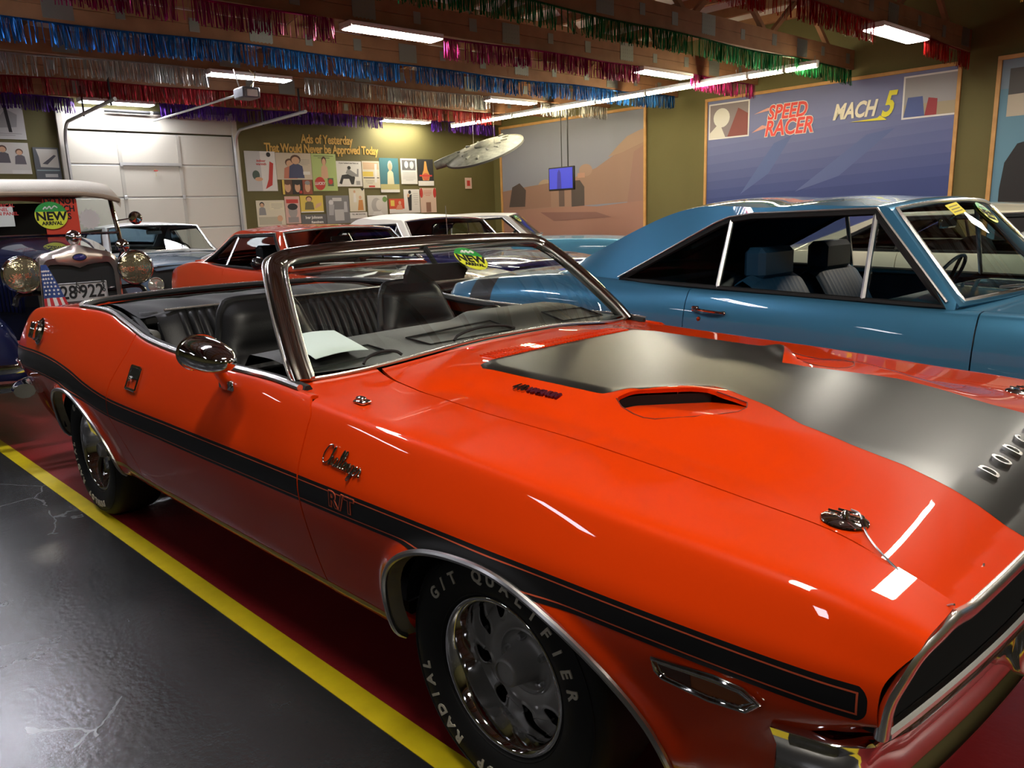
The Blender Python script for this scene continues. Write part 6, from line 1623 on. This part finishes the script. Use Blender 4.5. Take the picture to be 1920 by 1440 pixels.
ltb, lcap, lfn, ldoors = place('light_blue_sedan', 'light blue car with a white roof angled near the corner', -7.78, 7.99, M_LTB, M_WHITER,
    gen(A0=(-.80, -.75, .97), A1=(-1.20, -.64, 1.345), C1=(-2.35, -.62, 1.34), C0=(-3.05, -.68, .98), ztop=1.40,
        crest=[(-3.85, .93), (-3.0, .965), (-2.0, .96), (-.9, .955), (.2, .94), (.86, .90)],
        winall=[(-2.62, .975), (-2.30, 1.27), (-1.28, 1.30), (-.88, .965)], win=[[(-2.60, .985), (-2.30, 1.26), (-2.14, 1.26), (-2.1, .985)]],
        trimline=[(-2.64, .975), (-2.31, 1.275), (-1.27, 1.305), (-.87, .965)], posts=[[(-2.10, .97), (-2.10, 1.27)]]), rz=math.radians(40))
put_sticker(ltb, lcap, .78, -.55, .10, .075, 0, 'green oval sticker on the light blue car windscreen')
put_note(ltb, lcap, .72, .45, .16, .12, 0, 'yellow note on the light blue car windscreen')
M_CREAM = paint('cream_white_paint', (.66, .62, .48))
white, wcap, wfn, wdoors = place('cream_hardtop', 'cream white hardtop seen through the blue car windows', .90, 5.20, M_CREAM, M_CREAM,
    gen(crest=[(-3.85, .93), (-3.0, .985), (-2.0, .985), (-.9, .975), (.2, .95), (.86, .90)], A0=(-.80, -.77, .975), ztop=1.34, C0=(-3.05, -.68, .99),
        winall=[(-2.72, 1.0), (-2.34, 1.20), (-2.24, 1.225), (-1.30, 1.240), (-.88, .985)], win=[[(-2.70, 1.0), (-2.34, 1.18), (-2.20, 1.20), (-2.14, 1.0)]],
        trimline=[(-2.74, 1.0), (-2.36, 1.194), (-2.25, 1.232), (-1.285, 1.247), (-.865, .985)], posts=[[(-2.13, .99), (-2.13, 1.225)]]))
M_WHITEP = paint('white_paint', (.66, .66, .62))
w2, w2cap, w2fn, w2doors = place('white_car', 'white car behind the blue hardtop at the right edge', 2.6, 7.85, M_WHITEP, M_WHITEP,
    gen(crest=[(-3.85, 1.0), (-3.0, 1.06), (-2.0, 1.09), (-.9, 1.10), (.2, 1.10), (.86, 1.06)], A0=(-.80, -.77, 1.09), A1=(-1.22, -.63, 1.40), C1=(-2.35, -.60, 1.39), C0=(-3.05, -.68, 1.09), ztop=1.45, zl=.85, zs=.75,
        winall=[(-2.72, 1.10), (-2.34, 1.30), (-2.24, 1.335), (-1.30, 1.350), (-.88, 1.11)], win=[[(-2.70, 1.12), (-2.34, 1.29), (-2.20, 1.31), (-2.14, 1.12)]],
        trimline=[(-2.74, 1.11), (-2.36, 1.30), (-2.25, 1.34), (-1.285, 1.355), (-.865, 1.11)], posts=[[(-2.13, 1.12), (-2.13, 1.325)]]))

# ---------------------------------------------------------------- vintage navy tourer behind the convertible
M_NAVYD = paint('deep_navy_paint', (.004, .006, .026))
M_NICKEL = mat('nickel', (.80, .70, .62), rough=.30, metal=1.0)
M_CANVAS = mat('tan_canvas', (.52, .47, .40), rough=.9, bump=(120, .4))
va = thing('vintage_tourer', 'dark navy vintage open car with tan canvas top and big round headlamps', 'car', RW(-4.72, -.46, 0), RZ)
# radiator shell: arch-topped ring with core
def rad(sc, x, top=1.265, bot=.62, hw_=.255):
    pts = [(-hw_ * sc, bot), (-hw_ * sc, top - .17)]
    for t in np.linspace(0, 1, 9): a = PI - t * PI / 2; pts.append((-hw_ * sc + .10 + .10 * math.cos(a), top - .15 + .10 * math.sin(a) - .0))
    pts += [(-.06, top - .018), (0, top - .002)]
    L = [(y, z) for y, z in pts]; return [(x, y, .62 + (z - .62) * (1 if sc == 1 else .99)) for y, z in L + [(-y, z) for y, z in L[::-1][1:]]]
outer = np.array(rad(1, -.02)); innr = outer.copy(); innr[:, 1] *= .84; innr[:, 2] = np.minimum(outer[:, 2] - .055, 1.135) ; innr[:, 0] = -.01
dip = 1.135 - .03 * np.exp(-(innr[:, 1] / .05) ** 2); innr[:, 2] = np.minimum(innr[:, 2], dip)
back = outer.copy(); back[:, 0] = -.13
front_mid = (outer * .55 + innr * .45); front_mid[:, 0] = .012
mb = MB(); mb.grid(np.array([back, outer, front_mid, innr])); mb.build('radiator_shell', M_NICKEL, va, smooth=60)
mb = MB(); mb.box((-.045, 0, .87), (.03, .46, .52)); mb.build('radiator_core', M_BLACK, va, smooth=0)
mb = MB(); mb.lathe([(.022, 0), (.03, .01), (.046, .03), (.05, .055), (.04, .08), (.02, .095), (.001, .1)], c=(-.06, 0, 1.262), n=20); mb.build('radiator_cap', M_CHROME, va)
mb = MB(); mb.lathe([(1, 0), (.9, .006), (.001, .010)], n=24, axis='x'); mb.v = [(x + .014, y * .042, z * .022 + 1.178) for x, y, z in mb.v]; mb.build('oval_badge', mat('badge_blue', (.02, .02, .12), rough=.2, coat=1), va)
mb = MB(); mb.tube([(.018, .043 * math.cos(t), 1.178 + .023 * math.sin(t)) for t in np.linspace(0, 2 * PI, 33)[:-1]], .003, n=5, closed=True); mb.build('badge_rim', M_CHROME, va)
for s in (-1, 1):
    H = empty('headlamp', (0, .352 * s, 1.085), 0, va)
    mb = MB(); mb.lathe([(.001, -.15), (.05, -.14), (.09, -.10), (.112, -.04), (.118, .01)], axis='x', n=36); mb.build('lamp_bowl', M_CHROMED if s < 0 else M_GLOSSBLK, H, smooth=60)
    mb = MB(); mb.lathe([(.116, .0), (.124, .012), (.122, .026), (.112, .032), (.108, .024)], axis='x', n=40); mb.build('lamp_rim', M_CHROME, H, smooth=60)
    V = np.array([[(.020 + .016 * (1 - (r / .11) ** 2) + .0022 * math.sin(26 * r * math.cos(t) / .05), r * math.cos(t), r * math.sin(t)) for t in np.linspace(0, 2 * PI, 49)] for r in np.linspace(.111, .001, 16)])
    mb = MB(); mb.grid(V); mb.build('lamp_lens', mat('headlamp_lens', (.40, .35, .22), rough=.10, metal=.8, bump=(38, 1.0)), H, smooth=70)
mb = MB(); mb.tube(bez([(-.03, -.42, .88), (-.03, -.352, .955), (-.03, 0, .93), (-.03, .352, .955), (-.03, .42, .88)], 30), .017, n=8); mb.build('lamp_bar', M_GLOSSBLK, va)
# hood, cowl, body
def vbody(u, v):
    u = np.asarray(u, float).ravel(); v = np.asarray(v, float).ravel()
    x = -.12 - 3.0 * u; wf_ = np.interp(x, [-3.2, -2.2, -1.25, -.95, -.1], [.60, .64, .60, .50, .245]); ht = np.interp(x, [-3.2, -1.3, -1.0, -.1], [1.22, 1.28, 1.315, 1.225])
    a = v * PI / 2; y = wf_ * np.sign(np.sin(a)) * np.abs(np.sin(a)) ** .55; z = .60 + (ht - .60) * np.abs(np.cos(a)) ** .38
    return np.stack([x, y, z], 1)
vbody.flip = True
panel('hood_and_cowl', vbody, np.linspace(0, .40, 30), np.linspace(-1, 1, 50), M_NAVYD, va, skirt=0)
panel('body_tub', vbody, np.linspace(.40, 1, 20), np.linspace(-1, 1, 50), M_NAVYD, va, [lambda P, u, v: np.abs(v) - .62], skirt=.02)
for k in range(9):
    for s in (-1, 1):
        x = -.35 - .05 * k; mb = MB(); mb.box((x, s * (.245 + (.255) * (-.1 - x) / .85 + .012), .93), (.012, .02, .26), bev=.005); mb.build('hood_louvre', M_NAVYD, va)
for s in (-1, 1):
    pts = bez([(.33, .66 * s, .46), (.28, .66 * s, .62), (.12, .66 * s, .78), (-.12, .66 * s, .84), (-.42, .66 * s, .78), (-.75, .67 * s, .55), (-1.0, .68 * s, .40), (-2.2, .68 * s, .38)], 60)
    V = np.array([[(x, y + o * s, z - .02 * (o / .17) ** 2 - (.05 if o < -.15 else 0)) for o in np.linspace(-.19, .17, 9)] for x, y, z in pts])
    mb = MB(); mb.grid(V if s > 0 else V[:, ::-1]); mb.grid((V if s < 0 else V[:, ::-1]) - np.array([0, 0, .006])); mb.build('front_fender', M_GLOSSBLK if s > 0 else M_NAVYD, va, smooth=60)
    for x in (-.14, -2.75):
        W_ = empty('wheel', (x, .70 * s, .36), 0, va)
        mb = MB(); mb.lathe([(.27, -.04), (.30, -.055), (.34, -.045), (.36, 0), (.34, .045), (.30, .055), (.27, .04), (.27, -.04)], axis='y', n=40); mb.build('tyre', M_RUBBER, W_, smooth=60)
        mb = MB()
        for q in range(20): t = 2 * PI * q / 20; mb.tube([(.05 * math.cos(t + .3), .02 * (-1) ** q, .05 * math.sin(t + .3)), (.27 * math.cos(t), 0, .27 * math.sin(t))], .005, n=4)
        mb.lathe([(.06, -.05), (.06, .05)], axis='y', n=16); mb.build('wire_spokes', M_NAVYD, W_)
    pts = bez([(-3.3, .68 * s, .45), (-3.2, .68 * s, .72), (-2.95, .68 * s, .86), (-2.6, .68 * s, .84), (-2.3, .68 * s, .62), (-2.1, .68 * s, .40)], 30)
    V = np.array([[(x, y + o * s, z) for o in np.linspace(-.15, .15, 5)] for x, y, z in pts]); mb = MB(); mb.grid(V); mb.build('rear_fender', M_GLOSSBLK, va, smooth=60)
mb = MB()
for z in (.43, .545):
    V = np.array([bez([(.42 + o, -.80, z + h), (.50 + o, -.5, z + h), (.52 + o, 0, z + h), (.50 + o, .5, z + h), (.42 + o, .80, z + h)], 30) for o, h in ((0, -.028), (.012, 0), (0, .028))])
    mb = MB(); mb.grid(V); mb.grid(V[:, ::-1] - np.array([.006, 0, 0])); mb.build('bumper_bar', M_CHROME, va, smooth=60)
for y in (-.32, .32): mb = MB(); mb.box((.48, y, .49), (.05, .05, .19), bev=.012); mb.tube([(.46, y, .49), (-.1, y * .9, .52)], .02, n=6); mb.build('bumper_bracket', M_GLOSSBLK, va)
# windscreen, posts, canvas top
for s in (-1, 1):
    mb = MB(); mb.tube([(-1.05, .60 * s, 1.13), (-1.17, .575 * s, 1.655)], .018, n=8); mb.build('windscreen_post', M_CHROME, va)
    mb = MB(); mb.tube([(-2.9, .60 * s, 1.15), (-2.85, .60 * s, 1.64)], .018, n=6); mb.build('top_bow_post', M_GLOSSBLK, va)
mb = MB(); mb.tube([(-1.07, y, 1.325) for y in np.linspace(-.585, .585, 9)], .012, n=6); mb.tube([(-1.165, y, 1.635) for y in np.linspace(-.57, .57, 9)], .012, n=6); mb.build('windscreen_rail', M_CHROME, va)
mb = MB(); mb.grid(np.array([[(-1.075 - .09 * k, y, 1.33 + .30 * k) for y in np.linspace(-.57, .57, 5)] for k in (0, 1)])); mb.build('windscreen_glass', M_GLASS, va, smooth=0)
V = []
for x, zt_, w_ in ((-.98, 1.65, .60), (-1.0, 1.695, .615), (-1.25, 1.76, .64), (-1.8, 1.785, .65), (-2.5, 1.785, .65), (-3.0, 1.755, .64), (-3.15, 1.675, .62)):
    V.append([(x, w_ * math.copysign(abs(q) ** .9, q), zt_ - .06 * abs(q) ** 4 - (.05 if abs(q) > .99 else 0)) for q in np.linspace(-1, 1, 25)])
mb = MB(); mb.grid(np.array(V)); mb.grid(np.array(V)[:, ::-1] - np.array([0, 0, .02])); mb.build('canvas_top', M_CANVAS, va, smooth=60)
mb = MB(); mb.tube([(-.985, .60 * q, 1.647 - .06 * abs(q) ** 4 - .008) for q in np.linspace(-1, 1, 20)], .02, n=8); mb.build('canvas_edge_roll', mat('canvas_brown', (.30, .22, .15), rough=.9), va)
mb = MB(); mb.box((-3.12, 0, 1.35), (.03, 1.2, .55)); mb.box((-2.1, 0, .95), (.14, 1.05, .5), bev=.05); mb.box((-1.75, 0, .75), (.5, 1.05, .15), bev=.05); mb.build('dark_interior', M_VINYL, va)
for s in (1,):
    o = empty('post_mirror', (-1.10, .74 * s, 1.44), 0, va)
    mb = MB(); mb.lathe([(.001, .03), (.04, .025), (.055, .005), (.052, -.01), (.001, -.012)], axis='x', n=24); mb.build('mirror_head', M_CHROME, o)
    mb = MB(); mb.tube([(0, -.02, 0), (-.02, -.16, -.02)], .006, n=6); mb.build('mirror_arm', M_CHROME, o)
    o = empty('cowl_lamp', (-.93, .555, 1.22), 0, va)
    mb = MB(); mb.lathe([(.001, -.07), (.035, -.055), (.05, -.01), (.055, .01), (.05, .022), (.03, .03), (.001, .033)], axis='x', n=24); mb.build('lamp_body', M_CHROME, o)
    mb = MB(); mb.tube([(-.02, 0, -.04), (-.04, -.03, -.12)], .010, n=6); mb.build('lamp_stem', M_CHROME, o)
# licence plate
pl_ = thing('licence_plate', 'silver licence plate reading 228 922 on the vintage tourer', 'plate', RW(-4.64, -.515, .945), RZ)
mb = MB(); mb.box((0, 0, 0), (.006, .37, .135), bev=.003); mb.build('plate_blank', mat('plate_silver', (.50, .50, .50), rough=.4, metal=.5), pl_)
mb = MB(); mb.tube([(.004, y, z) for y, z in ((-.178, -.06), (.178, -.06), (.178, .06), (-.178, .06))], .003, n=5, closed=True); mb.build('plate_border', M_BLACK, pl_)
exp_, eyp, ezp = (0, 1, 0), (0, 0, 1), (1, 0, 0)
for tx_, y, sz in (('228', -.085, .125), ('922', .085, .125)): text_obj('plate_number', tx_, sz, M_BLACK, pl_, depth=.002, mtx=frame((.004, y, 0), exp_, eyp, ezp), bold=.002, sx=.82)
text_obj('plate_state', 'T\nE\nN\nN', .036, M_BLACK, pl_, depth=.002, mtx=frame((.004, 0, .045), exp_, eyp, ezp), bold=.001, vspace=.75)
text_obj('plate_year', '1\n9\n3\n0', .036, M_BLACK, pl_, depth=.002, mtx=frame((.004, .162, .045), exp_, eyp, ezp), bold=.001, vspace=.75)
# small flag hanging in front of the radiator
fg = thing('small_flag', 'small stars and stripes flag hanging before the vintage radiator', 'flag', RW(-4.585, -.70, 0), RZ)
def flagpt(u, v): return np.array([.02 * math.sin(u * 9 + v * 3) * v, -.005 - .022 * v + (.02 + .175 * v ** .9) * (u - .0) * 1.0 - .02, 1.17 - .42 * v])
M_FR, M_FW, M_FB = mat('flag_red', (.50, .03, .035), rough=.8), mat('flag_white', (.72, .70, .66), rough=.8), mat('flag_blue', (.03, .06, .20), rough=.8)
V = np.array([[flagpt(u, v) for u in np.linspace(0, 1, 12)] for v in np.linspace(.06, .58, 12)]); mb = MB(); mb.grid(V); mb.grid(V[:, ::-1] - np.array([.001, 0, 0])); mb.build('canton', M_FB, fg, smooth=60)
for k in range(7):
    V = np.array([[flagpt(u, v) for u in np.linspace(k / 7, (k + 1) / 7, 4)] for v in np.linspace(.58, 1, 8)]); mb = MB(); mb.grid(V); mb.grid(V[:, ::-1] - np.array([.001, 0, 0])); mb.build('stripe', M_FR if k % 2 == 0 else M_FW, fg, smooth=60)
for r_ in range(7):
    for c in range(4):
        p = flagpt((c + .5 + .25 * (r_ % 2)) / 4.6, .16 + .06 * r_) + np.array([.002, 0, 0]); st = []
        for q in range(10): a = PI / 2 + q * PI / 5; rr2 = (.0095 if q % 2 == 0 else .004); st.append((rr2 * math.cos(a), rr2 * math.sin(a)))
        mb = MB(); mb.prism(st, 0, .001, T=lambda u, v, h: (p[0] + h, p[1] + u, p[2] + v)); mb.build('star', M_FW, fg, smooth=0)
mb = MB(); mb.tube([(-.005, -.03, 1.19), (-.005, -.055, .74)], .004, n=6); mb.build('flag_staff', M_STEEL, fg)
# signs in the tourer's windscreen
sg = thing('warning_sign', 'red PLEASE DO NOT TOUCH CARS sign in the vintage windscreen', 'sign', RW(-5.765, -.285, 1.465), RZ)
mb = MB(); mb.box((0, 0, 0), (.004, .24, .27)); mb.build('sign_board', mat('sign_red', (.62, .05, .02), rough=.5), sg, smooth=0)
text_obj('sign_text', 'PLEASE\nDO NOT\nTOUCH\nCARS', .066, M_BLACK, sg, depth=.001, mtx=frame((.003, 0, .088), exp_, eyp, ezp), bold=.002, sx=.85)
sg = thing('burst_card', 'small white burst-edged card beside the red sign', 'card', RW(-5.772, -.085, 1.44), RZ)
st = [((.085 if q % 2 == 0 else .068) * math.cos(q * PI / 14), (.085 if q % 2 == 0 else .068) * math.sin(q * PI / 14)) for q in range(28)]
mb = MB(); mb.prism(st, 0, .003, T=lambda u, v, h: (h, u, v)); mb.build('card', mat('card_white', (.62, .58, .55), rough=.6), sg, smooth=0)
sg = thing('panel_notice', 'white notice with red print behind the vintage windscreen', 'sign', RW(-5.772, -.72, 1.475), RZ)
mb = MB(); mb.box((0, 0, 0), (.004, .22, .15), bev=.001); mb.build('notice_sheet', mat('notice_white', (.65, .68, .65), rough=.5), sg, smooth=0)
text_obj('notice_text', 'ELECTRICAL\nPANEL\nDOWN PANEL', .034, mat('notice_red', (.55, .04, .04), rough=.5), sg, depth=.001, mtx=frame((.003, .03, .05), exp_, eyp, ezp), bold=.0008)
rr3 = RW(-5.750, -.36, 1.475); cR, sR = math.cos(RZ), math.sin(RZ)
sticker(None, np.array(rr3), np.array([-sR, cR, 0]), np.array([0, 0, 1.0]), np.array([cR, sR, 0]), .115, .105, name='new_arrival_sticker', lab='round green and yellow NEW sticker in the vintage windscreen')
